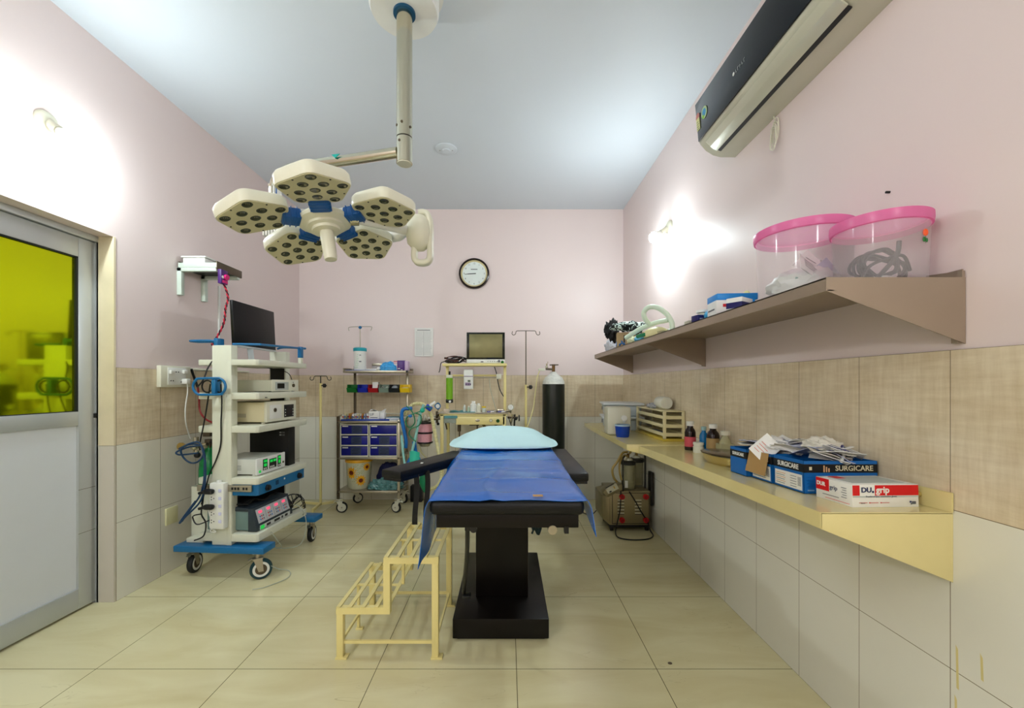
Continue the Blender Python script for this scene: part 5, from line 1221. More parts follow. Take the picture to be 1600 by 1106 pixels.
carton('blue_carton', (.99, 1.83, SZ), (.16, .1, .075), -8, bright, 'lower bright blue carton of the pair on the steel wall shelf', bands=[('y-', .0, 1, .4, .42, M('deep_blue_print', (10, 80, 180), rough=.4))])
carton('blue_carton', (1.0, 1.84, SZ+.0755), (.17, .11, .028), -5, bright, 'flat bright blue carton on top of another on the steel wall shelf')
carton('white_carton', (.925, 1.79, SZ), (.075, .1, .065), -6, paper, 'white carton with a red bar label in front of the bright blue cartons', bands=[('y-', .35, .9, .55, .75, red), ('x-', .1, .8, .4, .5, ink), ('t', .1, .7, .2, .8, M('pale_peach', (230, 190, 160), rough=.5))])
carton('white_navy_carton', (.913, 1.625, SZ), (.085, .06, .045), 35, white, 'white carton with a navy and maroon band beside the larger pink-lidded tub', bands=[('y-', 0, 1, .1, .6, dnavy), ('y-', .4, 1, .1, .3, mag), ('x-', 0, 1, .1, .6, dnavy)])
u = thing('white_jar', 'white jar with wide cap behind the navy pack on the steel wall shelf', 'jar', (.93, 1.955, SZ))
m = MB(); m.lathe([(0, 0), (.022, 0), (.024, .045), (0, .045)], offwhite, seg=20); m.build('body', u)
m = MB(); m.lathe([(0, .045), (.034, .047), (.034, .058), (0, .062)], white, seg=20); m.build('cap', u)
carton('navy_pack', (.895, 1.93, SZ), (.045, .05, .03), 10, dnavy, 'small navy blue pack near the middle of the steel wall shelf', 'pack', bands=[('y-', .2, .9, .3, .5, palev)])
blob('blue_glove_wad', (.93, 1.88, SZ+.024), (.03, .03, .022), M('sky_glove', (70, 170, 220), rough=.5), 'wad of sky blue glove beside the white jar on the steel wall shelf', 'glove', 5)
m = MB(); m.sph((1.1, 1.9, SZ+.11), (.02, .02, .03), M('yellow_white_cloth', (240, 236, 170), rough=.6), seg=14); m.cyl((1.1, 1.9, SZ), (1.1, 1.9, SZ+.09), .02, white); m.build('yellow_topped_bottle', label='white bottle with pale yellow top behind the blue cartons', cat='bottle')
carton('small_grey_carton', (.89, 2.02, SZ), (.03, .05, .018), 0, M('pale_grey_carton', (186, 180, 160), rough=.5), 'tiny grey carton beside the navy pack on the steel wall shelf')
# hose, bag, cloth at the far end
hz = M('pale_mint_hose', (220, 236, 214), rough=.4)
def S(px, py, Y): return at(px, py, Y)
m = MB(); m.tube([S(978, 528, 2.95), S(1000, 514, 2.85), S(1022, 505, 2.78), S(1044, 500, 2.72)], .016, hz, seg=12)
m.tube([S(1050, 524, 2.7), S(1050, 506, 2.7), S(1042, 491, 2.72), S(1028, 481, 2.74), S(1014, 480, 2.76), S(1006, 488, 2.78), S(1008, 498, 2.78), S(1016, 508, 2.8)], .0165, hz, seg=12)
m.build('looped_hose', label='pale mint hose looped upward at the middle of the steel wall shelf', cat='hose')
u = thing('resuscitator_bag', 'pale yellow resuscitator bag with green ends under the looped hose', 'resuscitator bag', S(1024, 524, 2.75))
m = MB(); T = TR(0, 0, .012, ry=R(-8)); m.sph((0, 0, 0), (.085, .045, .045), M('pale_yellow_bag', (220, 214, 160), rough=.4), T=T); 
for k in range(5): m.box(.0+.01*k, .003+.01*k, -.0455, -.043, -.012, .01, ink, 0, T)
m.build('bag', u)
m = MB(); m.sph((.14, -.0, .015), (.022, .03, .034), green, seg=16); m.cyl((.08, 0, .015), (.12, 0, .015), .03, white); m.cyl((.055, -.03, .01), (.065, -.04, .01), .016, green); m.build('green_valve', u)
m = MB(); m.bar((-.13, -.01, -.01), (-.07, -.01, .006), .02, .024, dgreen, .006); m.build('green_strap', u)
# patterned cloth
ptn = M('black_white_patterned_cloth', (20, 30, 30), rough=.8); N_, L_ = nodes_of(ptn)
vo = N_.new('ShaderNodeTexNoise'); vo.inputs['Scale'].default_value = 26; vo.inputs['Detail'].default_value = 1; vo.inputs['Distortion'].default_value = 1.5
tc_ = N_.new('ShaderNodeTexCoord'); L_.new(tc_.outputs['Object'], vo.inputs['Vector'])
L_.new(mixc(N_, L_, ramp(N_, L_, vo.outputs['Fac'], .53, .56), rgb((12, 20, 20)), rgb((206, 222, 214))), N_['Principled BSDF'].inputs['Base Color'])
blob('patterned_cloth', S(984, 510, 3.2)+Vector((0, 0, .0)), (.14, .05, .03), ptn, 'black and white patterned cloth draped over the brown carton on the steel wall shelf', 'cloth', 3, .5, R(-25))
blob('patterned_cloth_knot', (.975, 3.1, SZ+.12), (.035, .05, .035), ptn, 'knotted end of the black and white patterned cloth beside the pale hose', 'cloth', 6, .4)
blob('black_cloth', S(956, 517, 3.45), (.055, .05, .07), M('black_cloth', (0, 0, 0)), 'crumpled black cloth at the far end of the steel wall shelf', 'cloth', 8, .7)
carton('brown_carton', (.97, 3.28, SZ), (.2, .12, .115), -12, M('brown_carton_card', (176, 150, 110), rough=.7), 'brown carton wrapped with pale tape at the far end of the steel wall shelf', bands=[('y-', .45, .6, 0, 1, offwhite), ('y-', .25, .3, .3, .8, black)])
blob('grey_film_heap', (.94, 3.72, SZ+.05), (.06, .08, .05), M('clear_grey_film', (196, 200, 208), rough=.2, alpha=.6), 'crumpled clear grey film at the very end of the steel wall shelf', 'film', 4, .6)
blob('blue_packet_pile', (.905, 3.28, SZ+.028), (.04, .05, .03), M('blue_white_packets', (50, 110, 176), rough=.3, var=.7, vscale=30), 'shiny blue and white packets in front of the brown carton', 'packets', 7, .6)
blob('yellow_white_packet', (.91, 3.0, SZ+.025), (.035, .06, .026), M('cream_white_packet', (226, 226, 190), rough=.4), 'cream packet lying below the pale hose on the steel wall shelf', 'packet', 11, .5)
blob('sky_blue_packet', (.905, 2.84, SZ+.02), (.03, .05, .022), M('sky_packet', (110, 190, 230), rough=.35, var=.4, vscale=20), 'sky blue and white packet in front of the resuscitator bag', 'packet', 12, .5)

# ================================================================ NEAR COUNTER (slightly sloping) and FAR COUNTER
def counter(label, x0, y0, y1, za, zb, lip, tri, name='wall_counter'):
    t = thing(name, label, 'counter', (XR, (y0+y1)/2, (za+zb)/2))
    z = lambda y: za+(zb-za)*(y-y0)/(y1-y0)
    def quad(xa, xb, d0, d1, ya=y0, yb=y1):
        b = bmesh.new(); V_ = [b.verts.new((x, y, z(y)+d)) for y in (ya, yb) for x in (xa, xb) for d in (d0, d1)]
        for f in ((0, 1, 3, 2), (4, 6, 7, 5), (0, 4, 5, 1), (2, 3, 7, 6), (0, 2, 6, 4), (1, 5, 7, 3)): b.faces.new([V_[i] for i in f])
        bmesh.ops.recalc_face_normals(b, faces=b.faces[:]); bmesh.ops.bevel(b, geom=b.edges[:], offset=.0015, segments=2, affect='EDGES'); return b
    m = MB(); m.merge(quad(x0, XR-.008, -.005, 0), creamc); m.merge(quad(x0-.0005, x0+.004, -lip, 0), creamc); m.merge(quad(x0, x0+.02, -lip, -lip+.003), creamc); m.build('worktop', t, world=True)
    m = MB(); m.merge(quad(XR-.012, XR-.0075, 0, .03, y0, y1), creamc); m.merge(quad(XR-.0125, XR-.0075, 0, .055, y0-.003, y0+.13), creamc)
    m.cyl((XR-.03, y0+.09, z(y0)+.028), (XR-.012, y0+.09, z(y0)+.028), .009, M('brass_bolt', (200, 180, 110), rough=.3, metal=.6), seg=12); m.build('upstand', t, world=True)
    for y in ([y0, y1-.004] if tri else [y0]):
        m = MB(); m.prism([(x0, y, z(y)-.001), (x0, y, z(y)-lip), (XR-.006, y, z(y)-tri if tri else z(y)-lip), (XR-.006, y, z(y)-.001)], (0, .004, 0), creamc, .0012); m.build('end_bracket', t, world=True)
    if tri:
        y = (y0+y1)/2; m = MB(); m.prism([(x0+.004, y, z(y)-.006), (x0+.004, y, z(y)-lip), (XR-.008, y, z(y)-tri), (XR-.008, y, z(y)-.006)], (0, .004, 0), creamc); m.build('middle_bracket', t, world=True)
    return z
zn = counter('cream yellow wall counter, the nearer one holding the open glove boxes', .871, 1.147, 2.735, .883, .831, .046, .195)
zf = counter('cream yellow wall counter, the farther one in the back corner holding the tray rack', .793, 2.745, 4.26, .84, .84, .04, .16)

# ---- red and white glove box
bx = thing('red_white_glove_box', 'red and white glove box lettered grip at the near end of the counter', 'glove box', (1.1, 1.27, zn(1.27)), R(2))
sx, sy, sz = .2, .135, .066
wcard = M('white_card', (236, 234, 226), rough=.4); rcard = M('red_card', (216, 14, 24), rough=.4); greyb = M('grey_band_print', (190, 196, 190), rough=.4); nink = M('dark_navy_ink', (40, 50, 90), rough=.5)
TB = TR(0, 0, 0, rx=R(-1.8))
m = MB(T=TB); m.box(-sx/2, sx/2, -sy/2, sy/2, 0, sz, wcard, .0015); e = .0006
m.box(-sx/2+.001, -sx/2+.022, -sy/2-e, -sy/2, sz*.52, sz*.97, rcard); m.box(-sx/2+.068, sx/2-.001, -sy/2-e, -sy/2, sz*.52, sz*.97, rcard)
m.box(-sx/2+.001, sx/2-.001, -sy/2-e, -sy/2, sz*.44, sz*.5, greyb)
m.box(-sx/2-e, -sx/2, sy/2-.052, sy/2-.001, sz*.42, sz*.98, rcard)
Ff = frame((0, -sy/2-e, 0), (1, 0, 0), (0, 0, 1)); Fl = frame((-sx/2-e, 0, 0), (0, -1, 0), (0, 0, 1))
def P_(Fm, x, z): return Fm @ Matrix.Translation((x, z, .0003))
m.text('DU', .02, P_(Ff, -.074, .05), nink, sx=1.1, bold=.0006); m.box(-.0405, -.0355, -sy/2-2*e, -sy/2, .042, .048, nink); m.text('grip', .026, P_(Ff, -.029, .05), wcard, bold=.0007)
m.text('Powdered latex examination gloves', .0065, P_(Ff, -.06, .0315), ink); m.text('latex', .0065, P_(Ff, -.075, .013), ink)
for k in range(3): m.box(-.08+.033*k, -.056+.033*k, -sy/2-2*e, -sy/2, .0125, .0145, M('pale_red_print', (206, 130, 120), rough=.5))
for k in range(2): m.box(-.05+.034*k, -.0475+.034*k, -sy/2-2*e, -sy/2, .012, .015, rcard)
m.box(.072, .077, -sy/2-2*e, -sy/2, .013, .018, nink); m.box(.079, .09, -sy/2-2*e, -sy/2, .009, .017, ink); m.box(.075, .078, -sy/2-2*e, -sy/2, .008, .012, ink)
m.text('DUR', .017, P_(Fl, -.063, .047), wcard, sx=.95, bold=.0006); m.text('grip', .019, P_(Fl, -.013, .043), nink)
for k in range(5): m.box(-sx/2-2*e, -sx/2, -.048, -.03-.004*(k % 2), .022+.007*k, .0235+.007*k, ink)
m.box(-sx/2-2*e, -sx/2, -.02, .04, .0165, .018, ink); m.box(-sx/2-2*e, -sx/2, -.058, .03, .007, .008, rcard)
m.box(-sx/2+.02, sx/2-.02, -sy/2+.02, sy/2-.02, sz-.0005, sz+.0006, greyb); m.box(-sx/2+.03, -sx/2+.06, -sy/2+.09, sy/2-.01, sz, sz+.001, rcard)
m.build('carton', bx)
# ---- open SURGICARE boxes
def surg_box(y0, y1, x0, x1, label, near_text, flap, rz):
    zc = zn((y0+y1)/2)+.001
    u = thing('surgical_glove_box', label, 'glove box', ((x0+x1)/2, (y0+y1)/2, zc), R(rz), 'open blue glove boxes on the counter')
    sx, sy, sz = x1-x0, y1-y0, .108; th = .0015; TB = TR(0, 0, 0, rx=R(-1.8))
    m = MB(T=TB)
    m.box(-sx/2, sx/2, -sy/2, sy/2, 0, .002, boxblue); e = .0006
    for a in ((-sx/2, -sx/2+th, -sy/2, sy/2), (sx/2-th, sx/2, -sy/2, sy/2), (-sx/2, sx/2, -sy/2, -sy/2+th), (-sx/2, sx/2, sy/2-th, sy/2)): m.box(a[0], a[1], a[2], a[3], 0, sz, boxblue)
    bk_ = M('black_band_print', (14, 14, 16), rough=.4)
    m.box(-sx/2-e, -sx/2, -sy/2, sy/2, sz*.64, sz*.9, bk_); m.box(-sx/2, sx/2, -sy/2-e, -sy/2, sz*.64, sz*.9, bk_)
    Fl = frame((-sx/2-e, 0, 0), (0, -1, 0), (0, 0, 1)); Ff = frame((0, -sy/2-e, 0), (1, 0, 0), (0, 0, 1))
    k_ = sy/.155
    m.text('SURGICARE', .0235*k_, P_(Fl, 0, sz*.77), wcard, align='CENTER', sx=.88, bold=.0004)
    if near_text:
        m.text('SURGICARE', .024, P_(Ff, .045, sz*.77), M('cream_print', (226, 214, 180), rough=.4), align='CENTER', sx=1.0, bold=.0003)
        m.box(-sx/2+.018, -sx/2+.027, -sy/2-2*e, -sy/2, sz*.72, sz*.82, M('cream_print', (226, 214, 180)))
        for k in range(3): m.box(-.057+.008*k, -.053+.008*k, -sy/2-2*e, -sy/2, sz*.66, sz*(.86-.04*k), M('peach_print', (226, 176, 130), rough=.5))
        for k in range(4): m.box(-sx/2+.01, -sx/2+.035, -sy/2-2*e, -sy/2, sz*(.2+.1*k), sz*(.205+.1*k), M('deep_blue_print2', (16, 70, 150), rough=.4))
        m.box(-sx/2+.012, -sx/2+.034, -sy/2-2*e, -sy/2, sz*.08, sz*.12, M('pale_blue_print', (130, 170, 210), rough=.4))
    if near_text or flap:
        m.box(-sx/2-e, -sx/2, -sy/2+.008, sy/2-.008, sz*.07, sz*.55, wcard)
        for k in range(6): m.box(-sx/2-2*e, -sx/2, sy/2-.02-.04-.004*(k % 2), sy/2-.014, sz*(.13+.065*k), sz*(.145+.065*k), (ink, M('orange_rule', (220, 150, 90), rough=.5))[k % 2])
        for k in range(5): m.box(-sx/2-2*e, -sx/2, -sy/2+.035, -sy/2+.065, sz*(.13+.08*k), sz*(.145+.08*k), ink)
        for k in range(8): m.box(-sx/2-2*e, -sx/2, -sy/2+.013, -sy/2+.028, sz*(.2+.035*k), sz*(.215+.035*k), ink)
    m.build('box', u)
    if flap:
        m = MB(T=TB); F_ = frame((-sx/2-.001, .0, sz), (0, -1, 0), (.2, 0, 1)); m.box(-.075, .05, -.085, 0, 0, .002, kraft, 0, F_); m.build('brown_flap', u)
    else:
        m = MB(T=TB); m.prism([(-sx/2, sy/2, sz), (sx/2, sy/2, sz), (sx/2-.02, sy/2+.025, sz-.02), (-sx/2+.02, sy/2+.025, sz-.02)], (0, 0, .0015), boxblue); m.build('back_flap', u)
    return u
surg_box(1.368, 1.522, .983, 1.228, 'nearest open blue glove box behind the red and white box', True, False, 0)
surg_box(1.53, 1.655, .98, 1.225, 'middle open blue glove box with a brown card flap folded over its side', False, True, 0)
surg_box(1.665, 1.785, .965, 1.215, 'farthest open blue glove box next to the steel tray', False, False, 0)
pr1 = M('pale_red_lines', (220, 150, 140), rough=.6); vp = M('violet_packet_edge', (60, 60, 130), rough=.5); offp = M('offwhite_paper', (222, 216, 202), rough=.7)
random.seed(21)
for i in range(46):
    y = random.uniform(1.385, 1.77); x = random.uniform(1.03, 1.18); zz = zn(y)+.104+.022*math.sin(i*1.9)**2+ (.012 if 1.45 < y < 1.6 else 0)
    e_ = Euler((R(random.uniform(-28, 28)), R(random.uniform(-16, 22)), R(random.uniform(-70, 70))))
    wx, wy = random.uniform(.08, .13), random.uniform(.06, .1)
    sheetlet('glove_packet', (x, y, zz+.008), wx, wy, e_, (paper, paper, offp, palev)[i % 4], 'one of the loose white paper glove packets heaped over the open blue boxes', 'packet', .005, 'glove packets heaped in the open boxes', (None, ink, None, pr1, vp)[i % 5], i)
sheetlet('upright_glove_packet', (.99, 1.585, zn(1.58)+.125), .075, .09, Euler((R(74), R(42), R(-58))), paper, 'white paper packet standing on its corner above the brown card flap', 'packet', .002, None, pr1, 2)
sheetlet('blue_edged_packet', (1.12, 1.72, zn(1.7)+.125), .14, .05, Euler((R(60), 0, R(-75))), M('blue_edge_pack', (40, 50, 130), rough=.4), 'blue edged packet lying along the heap over the farthest glove box', 'packet', .003, None, paper, 1)
blob('folded_glove_bundle', (1.14, 1.49, zn(1.5)+.145), (.06, .05, .025), offp, 'bundled cream gloves on top of the paper packets', 'bundle', 3, .5)
m = MB(); m.tube([(1.1, 1.36, .985), (1.14, 1.4, 1.0), (1.17, 1.44, 1.018)], .005, white, seg=8); m.cyl((1.165, 1.435, 1.014), (1.175, 1.45, 1.02), .007, dnavy); m.build('capped_syringe', label='thin white syringe with navy cap lying on the paper packets', cat='syringe')
# ---- steel tray, bottles
u = thing('steel_tray', 'oval stainless steel tray with lid between the bottles and the glove boxes', 'tray', (1.06, 1.98, zn(1.98)))
m = MB(T=TR(0, 0, 0, rx=R(-1.8), rz=R(4))); prof = [(0, .0), (.07, .0), (.085, .012), (.092, .042), (.098, .045), (.098, .048), (.088, .047), (0, .047)]
m.lathe(prof, M('kidney_steel', (200, 184, 130), rough=.2, metal=.9), seg=48, sy=1.75); m.build('tray', u)
m = MB(T=TR(0, 0, 0, rx=R(-1.8), rz=R(4))); m.lathe([(.0, .0485), (.095, .0485), (.1, .051), (.09, .056), (0, .06)], M('lid_steel', (140, 130, 110), rough=.25, metal=.9), seg=48, sy=1.75); m.build('lid', u)
def bottle(x, y, r_, h_, mt, capm, label, neck=.5, caph=.02, labelm=None, square=False, cap_r=None):
    z0 = zn(y) if y < 2.735 else .84
    u = thing('bottle', label, 'bottle', (x, y, z0))
    m = MB(); hb = h_-caph
    if square: m.box(-r_, r_, -r_*.8, r_*.8, .0005, hb*.62, mt, .006); m.lathe([(r_*.8, hb*.6), (r_*.6, hb*.8), (r_*.4, hb*.9), (r_*.4, hb), (0, hb)], mt, seg=24)
    else: m.lathe([(0, 0), (r_*.95, 0), (r_, .004), (r_, hb*.72), (r_*.85, hb*.82), (r_*neck, hb*.92), (r_*neck, hb), (0, hb)], mt, seg=28)
    m.build('body', u)
    m = MB(); cr_ = cap_r or r_*neck*1.25; m.lathe([(0, hb-.002), (cr_, hb-.002), (cr_, h_-.002), (cr_*.9, h_), (0, h_)], capm, seg=24); m.build('cap', u)
    if labelm: m = MB(); m.lathe([(r_+.0006, hb*labelm[1]), (r_+.0008, hb*labelm[1]), (r_+.0008, hb*labelm[2]), (r_+.0006, hb*labelm[2])], labelm[0], seg=28); m.build('label', u)
bottle(1.11, 2.40, .029, .06, offwhite, offwhite, 'small cream jar standing in front of the dark bottles', .9, .012, cap_r=.0295)
bottle(1.115, 2.52, .032, .175, M('dark_amber_glass', (30, 10, 8), rough=.15), white, 'dark bottle with white cap and red label behind the cream jar', .55, .025, (M('red_white_label', (206, 80, 90), rough=.5), .15, .55))
bottle(1.15, 2.42, .023, .15, M('teal_blue_bottle', (6, 110, 170), rough=.2), M('clear_cap', (150, 186, 190), rough=.2), 'slim teal blue bottle between the dark bottles', .5, .02)
bottle(1.16, 2.33, .034, .17, M('dark_amber_glass', (30, 10, 8)), white, 'dark brown bottle with white cap and tan label', .5, .022, (M('tan_label', (156, 128, 80), rough=.5), .18, .62))
bottle(1.17, 2.22, .038, .14, M('clear_bottle_glass', (190, 184, 140), rough=.08, alpha=.55, var=0), M('clear_grey_cap', (206, 200, 180), rough=.3), 'squat clear bottle next to the steel tray', .5, .02, square=True)
m = MB(); m.box(1.18, 1.225, 2.06, 2.14, zn(2.1)+.0, zn(2.1)+.02, M('orange_carton', (226, 176, 90), rough=.5), .002); m.build('orange_carton', label='small orange carton by the wall behind the steel tray', cat='carton')

# ---- far counter
z0 = .84
tubw = M('tub_bluish_white', (206, 216, 222), rough=.35)
for i in range(2):
    zz = z0+i*.118+.0005; T = TR(1.02, 3.72, zz, rz=R(-8))
    u = thing('storage_tub', ('lower white storage tub of the stacked pair in the back corner', 'upper white storage tub with flat lid of the stacked pair in the back corner')[i], 'storage tub', (1.02, 3.72, zz), R(-8), 'stacked storage tubs')
    m = MB(); b = bmesh.new(); V_ = []
    for (z, k) in ((0, .84), (.1, .95)): V_.append([b.verts.new((sx_*.165*k, sy_*.2*k, z)) for sx_, sy_ in ((-1, -1), (1, -1), (1, 1), (-1, 1))])
    for j in range(4): b.faces.new((V_[0][j], V_[0][(j+1) % 4], V_[1][(j+1) % 4], V_[1][j]))
    b.faces.new(V_[0][::-1]); b.faces.new(V_[1]); bmesh.ops.bevel(b, geom=b.edges[:], offset=.012, segments=3, affect='EDGES'); m.merge(b, tubw)
    for k in range(3): m.box(-.159+.002*k, -.154, .08+.02*k, .092+.02*k, .045, .075, nink); 
    m.box(-.12, -.1, -.184, -.18, .06, .08, nink)
    m.build('tub_body', u)
    m = MB(); m.box(-.172, .172, -.207, .207, .1, .1175, M('lid_offwhite_blue', (222, 228, 230), rough=.3), .005); m.build('lid', u)
u = thing('frosted_container', 'frosted white plastic container on the far counter behind the blue cup', 'container', (.88, 3.31, z0), R(-4))
fr_ = M('frosted_plastic', (226, 222, 200), rough=.3, alpha=.88, var=.03)
m = MB(); m.box(-.092, .092, -.085, .085, .0005, .222, fr_, .02, seg=4) if False else m.box(-.092, .092, -.085, .085, .0005, .222, fr_, .02); m.build('body', u)
m = MB(); m.cyl((.035, -.085, .135), (.035, -.1, .135), .022, white); m.cyl((.035, -.086, .11), (.035, -.1, .105), .01, white); m.build('cap', u)
u = thing('blue_cup', 'small blue plastic cup standing before the frosted container', 'cup', (.872, 3.13, z0))
m = MB(); m.lathe([(0, .0005), (.045, .0005), (.049, .01), (.056, .085), (.053, .085), (.047, .012), (0, .008)], M('deep_blue_cup', (6, 60, 168), rough=.25), seg=32); m.build('cup_body', u)
m = MB(); m.lathe([(.052, .083), (.058, .083), (.058, .094), (.05, .094)], M('pale_blue_rim', (170, 196, 214), rough=.3), seg=32); m.build('rim', u)
# tray rack
u = thing('tray_rack', 'cream plastic rack with three stacked trays on the far counter', 'tray rack', (1.16, 3.17, z0))
rk = M('cream_rack_plastic', (226, 214, 168), rough=.35); yb = M('yellow_ochre_base', (206, 180, 70), rough=.3)
RX0, RX1, RY0, RY1 = 1.085, 1.235, 2.87, 3.48
m = MB(); m.box(RX0-.005, RX1, RY0-.005, RY1, z0+.0005, z0+.018, yb, .003); m.build('base', u, world=True)
for x, y in ((RX0, RY0), (RX1-.02, RY0), (RX0, RY1-.02), (RX1-.02, RY1-.02)):
    m = MB(); m.box(x, x+.02, y, y+.02, z0+.018, z0+.215, rk, .004); m.build('post', u, world=True)
for k in range(3):
    z = z0+.035+.06*k
    m = MB(); m.box(RX0+.003, RX1-.01, RY0+.005, RY1-.005, z, z+.004, rk)
    m.box(RX0+.002, RX0+.008, RY0+.01, RY1-.01, z, z+.024, rk, .002); m.box(RX1-.012, RX1-.006, RY0+.01, RY1-.01, z, z+.024, rk, .002)
    m.prism([(RX0+.01, RY0-.001, z), (RX1-.015, RY0-.001, z), (RX1-.008, RY0-.001, z+.01), (RX1-.03, RY0-.001, z+.022), (RX0+.01, RY0-.001, z+.026)], (0, .006, 0), rk)
    m.build('tray', u, world=True)
m = MB(); m.box(RX0, RX1, RY0, RY1, z0+.205, z0+.213, rk, .002); m.build('top_panel', u, world=True)
m = MB(); m.box(1.1, 1.13, 2.95, 3.15, z0+.04, z0+.06, M('slate_instruments', (70, 80, 96), rough=.3, metal=.5), .004); m.build('instrument_bundle', label='slate grey instruments lying in the lowest tray of the cream rack', cat='instruments')
m = MB(); m.bar((1.096, 3.1, z0+.12), (1.096, 2.93, z0+.1), .004, .01, steel); m.build('steel_forceps', label='steel forceps leaning in the middle tray of the cream rack', cat='forceps')
u = thing('white_bottle_lying', 'white plastic bottle lying on top of the cream tray rack', 'bottle', (1.165, 3.08, z0+.214))
m = MB(); T = Matrix.Translation((0, 0, .05)) @ Matrix.Rotation(R(100), 4, 'X') @ Matrix.Identity(4)
T = Matrix.Translation((0, -.06, .047)) @ Matrix.Rotation(R(-90), 4, 'X')
m.lathe([(0, 0), (.042, 0), (.046, .008), (.046, .14), (.03, .165), (0, .165)], M('white_bottle_plastic', (232, 230, 214), rough=.35), T=T, seg=32); m.build('body', u)
m = MB(); m.lathe([(0, .165), (.024, .165), (.024, .2), (0, .2)], white, T=T, seg=24); m.build('cap', u)
blob('crumpled_clear_film', (1.12, 3.2, z0+.232), (.035, .06, .018), M('clear_grey_film', (0, 0, 0)), 'crumpled clear wrapping on the far part of the tray rack top', 'film', 5, .5)

# ================================================================ SUCTION MACHINE
u = thing('suction_machine', 'steel cased suction machine with a glass jar on the floor under the counter', 'suction machine', (1.02, 3.6, 0))
cs = M('suction_case_steel', (150, 138, 104), rough=.35, metal=.5, var=.15, vscale=8)
Y0, Y1 = 3.47, 3.78; CX0, CX1 = .86, 1.2
m = MB(); m.box(CX0, CX1, Y0, Y1, .055, .34, cs, .004); m.prism([(CX0, Y0, .055), (CX0-.055, Y0+.02, .1), (CX0-.055, Y0+.02, .3), (CX0, Y0, .32)], (0, Y1-Y0-.02, 0), cs, .003)
a_ = .004
for (p, q) in (((CX0+.02, .068), (CX1-.01, .068)), ((CX0+.02, .325), (CX1-.01, .325)), ((CX0+.02, .068), (CX0+.02, .325)), ((CX1-.01, .068), (CX1-.01, .325))): m.bar((p[0], Y0-.001, p[1]), (q[0], Y0-.001, q[1]), .004, .004, black)
for cx in (.955, 1.1):
    for k in range(5): m.box(cx-.03, cx+.025, Y0-.004, Y0, .15+.027*k, .162+.027*k, M('vent_light', (206, 200, 170), rough=.4)); m.box(cx-.03, cx+.025, Y0-.003, Y0, .145+.027*k, .15+.027*k, black)
m.build('case', u, world=True)
for x in (.96, 1.16):
    for z in (.1, .295):
        m = MB(); m.cyl((x, Y0, z), (x, Y0-.02, z), .022, red); m.cyl((x, Y0-.02, z), (x, Y0-.028, z), .014, M('dark_red_knob', (150, 10, 20), rough=.4)); m.build('red_knob', u, world=True)
m = MB(); m.prism([(CX0-.06, Y0-.005, .33), (CX0-.02, Y0-.005, .29), (CX0+.11, Y0-.005, .355), (CX0+.1, Y0-.005, .40), (CX0-.03, Y0-.005, .36)], (0, .12, 0), cs, .003)
F_ = frame((CX0-.025, Y0-.012, .315), (.89, 0, .45), (-.45, .3, .89)); m.box(.01, .11, .0, .05, 0, .004, M('panel_cream', (210, 206, 180), rough=.4), .001, F_); m.box(.025, .045, .004, .014, .004, .01, black, .001, F_); m.box(.075, .085, .015, .035, .004, .006, M('amber_dot', (200, 160, 60), rough=.4), 0, F_); m.bar(F_ @ Vector((.01, .05, .012)), F_ @ Vector((.09, .055, .02)), .008, .006, black)
m.build('control_panel', u, world=True)
def jar(x, y, lbl):
    r_ = .058; m = MB(); m.lathe([(0, .345), (r_, .345), (r_, .36), (r_, .55), (r_*.96, .55), (r_*.96, .36), (0, .352)], M('jar_glass', (176, 170, 130), rough=.08, alpha=.5, var=0), c=(x, y, 0), seg=32); m.box(x-.045, x-.02, y-.061, y-.056, .36, .42, white) if lbl else None; m.lathe([(0, .352), (r_*.9, .352), (r_*.9, .4), (0, .4)], M('jar_liquid', (120, 110, 60), rough=.2), c=(x, y, 0), seg=28)
    o = m.build('jar', u, world=True)
    m = MB(); m.lathe([(0, .55), (r_+.006, .55), (r_+.006, .578), (r_*.8, .582), (0, .586)], black, c=(x, y, 0), seg=32); m.lathe([(0, .586), (.04, .586), (.03, .6), (0, .61)], offwhite, c=(x, y, 0), seg=24); m.cyl((x, y, .6), (x, y, .64), .012, M('bronze', (0, 0, 0))); m.build('jar_lid', o, world=True)
jar(1.04, 3.56, True); jar(1.15, 3.68, False)
m = MB(); m.tube([(.97, Y0-.005, .34), (.97, Y0-.005, .6), (.975, Y0+.0, .62), (.99, Y0+.02, .63)], .006, black, seg=8); m.build('frame_handle', u, world=True)
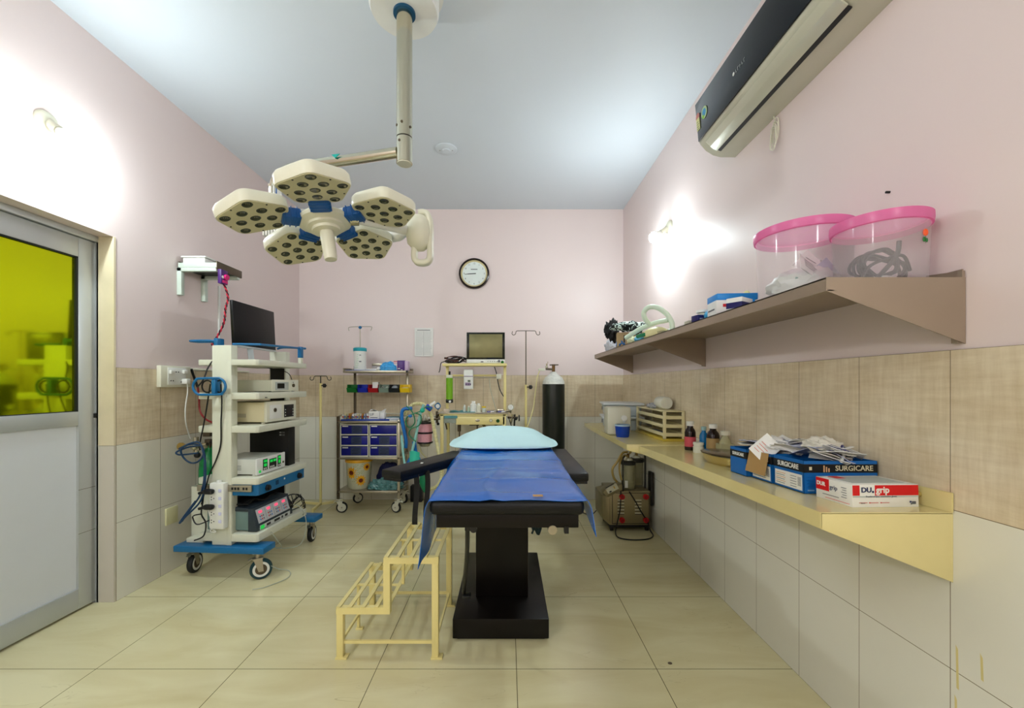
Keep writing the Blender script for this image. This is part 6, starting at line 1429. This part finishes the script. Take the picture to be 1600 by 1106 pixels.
m = MB(); m.tube([(1.19, Y0+.1, .34), (1.19, Y0+.1, .6), (1.18, Y0+.1, .64)], .009, black, seg=8); m.build('rear_handle', u, world=True)
m = MB(); m.box(1.2, 1.225, Y0-.01, Y0+.06, .22, .5, black, .006); m.build('side_bumper', u, world=True)
m = MB(); m.box(CX0-.0, CX1, Y0+.01, Y1-.01, .03, .056, black, .004)
m.build('plinth', u, world=True)
for x in (CX0+.02, CX1-.02):
    for y in (Y0+.03, Y1-.03):
        m = MB(); m.cyl((x-.012, y, .022), (x+.012, y, .022), .022, black); m.build('wheel', u, world=True)
m = MB(); tb = M('amber_suction_tube', (176, 150, 84), rough=.35)
m.tube([(.93, Y0+.04, .41), (.9, Y0+.03, .45), (.89, Y0+.03, .52), (.93, Y0+.03, .58), (.98, Y0+.05, .65), (1.03, Y0+.08, .655)], .01, tb, seg=10)
m.tube([(.975, Y0+.06, .42), (.955, Y0+.05, .5), (.96, Y0+.05, .58), (1.0, Y0+.06, .63), (1.04, Y0+.09, .61)], .009, tb, seg=10); m.tube([(1.05, Y0+.09, .64), (1.08, Y0+.1, .67), (1.12, Y0+.14, .66), (1.15, Y0+.2, .61)], .009, tb, seg=10)
m.build('suction_tube', u, world=True)
m = MB(); m.tube([(1.02, Y0-.01, .34), (1.07, Y0-.012, .26), (1.12, Y0-.012, .17), (1.17, Y0-.015, .09), (1.19, Y0-.03, .02), (1.185, 3.36, .007), (1.12, 3.29, .006), (1.0, 3.27, .006), (.9, 3.31, .006), (.885, 3.38, .02), (.92, Y0-.012, .08), (.945, Y0-.012, .2), (.95, Y0-.01, .34)], .005, black, seg=8)
m.build('black_mains_lead', label='black mains lead looping on the floor before the suction machine', cat='cable')
m = MB(); m.tube([(.8, 3.72, .1), (.77, 3.85, .02), (.7, 4.0, .006), (.6, 4.1, .006), (.5, 4.03, .006)], .005, black, seg=8); m.build('floor_cable', label='black cable on the floor between the oxygen cylinder and the suction machine', cat='cable')
m = MB(); m.sph((.72, 1.83, .003), (.01, .007, .004), dsteel, seg=10); m.build('floor_speck', label='dark crumb on the floor tiles below the counter', cat='crumb')
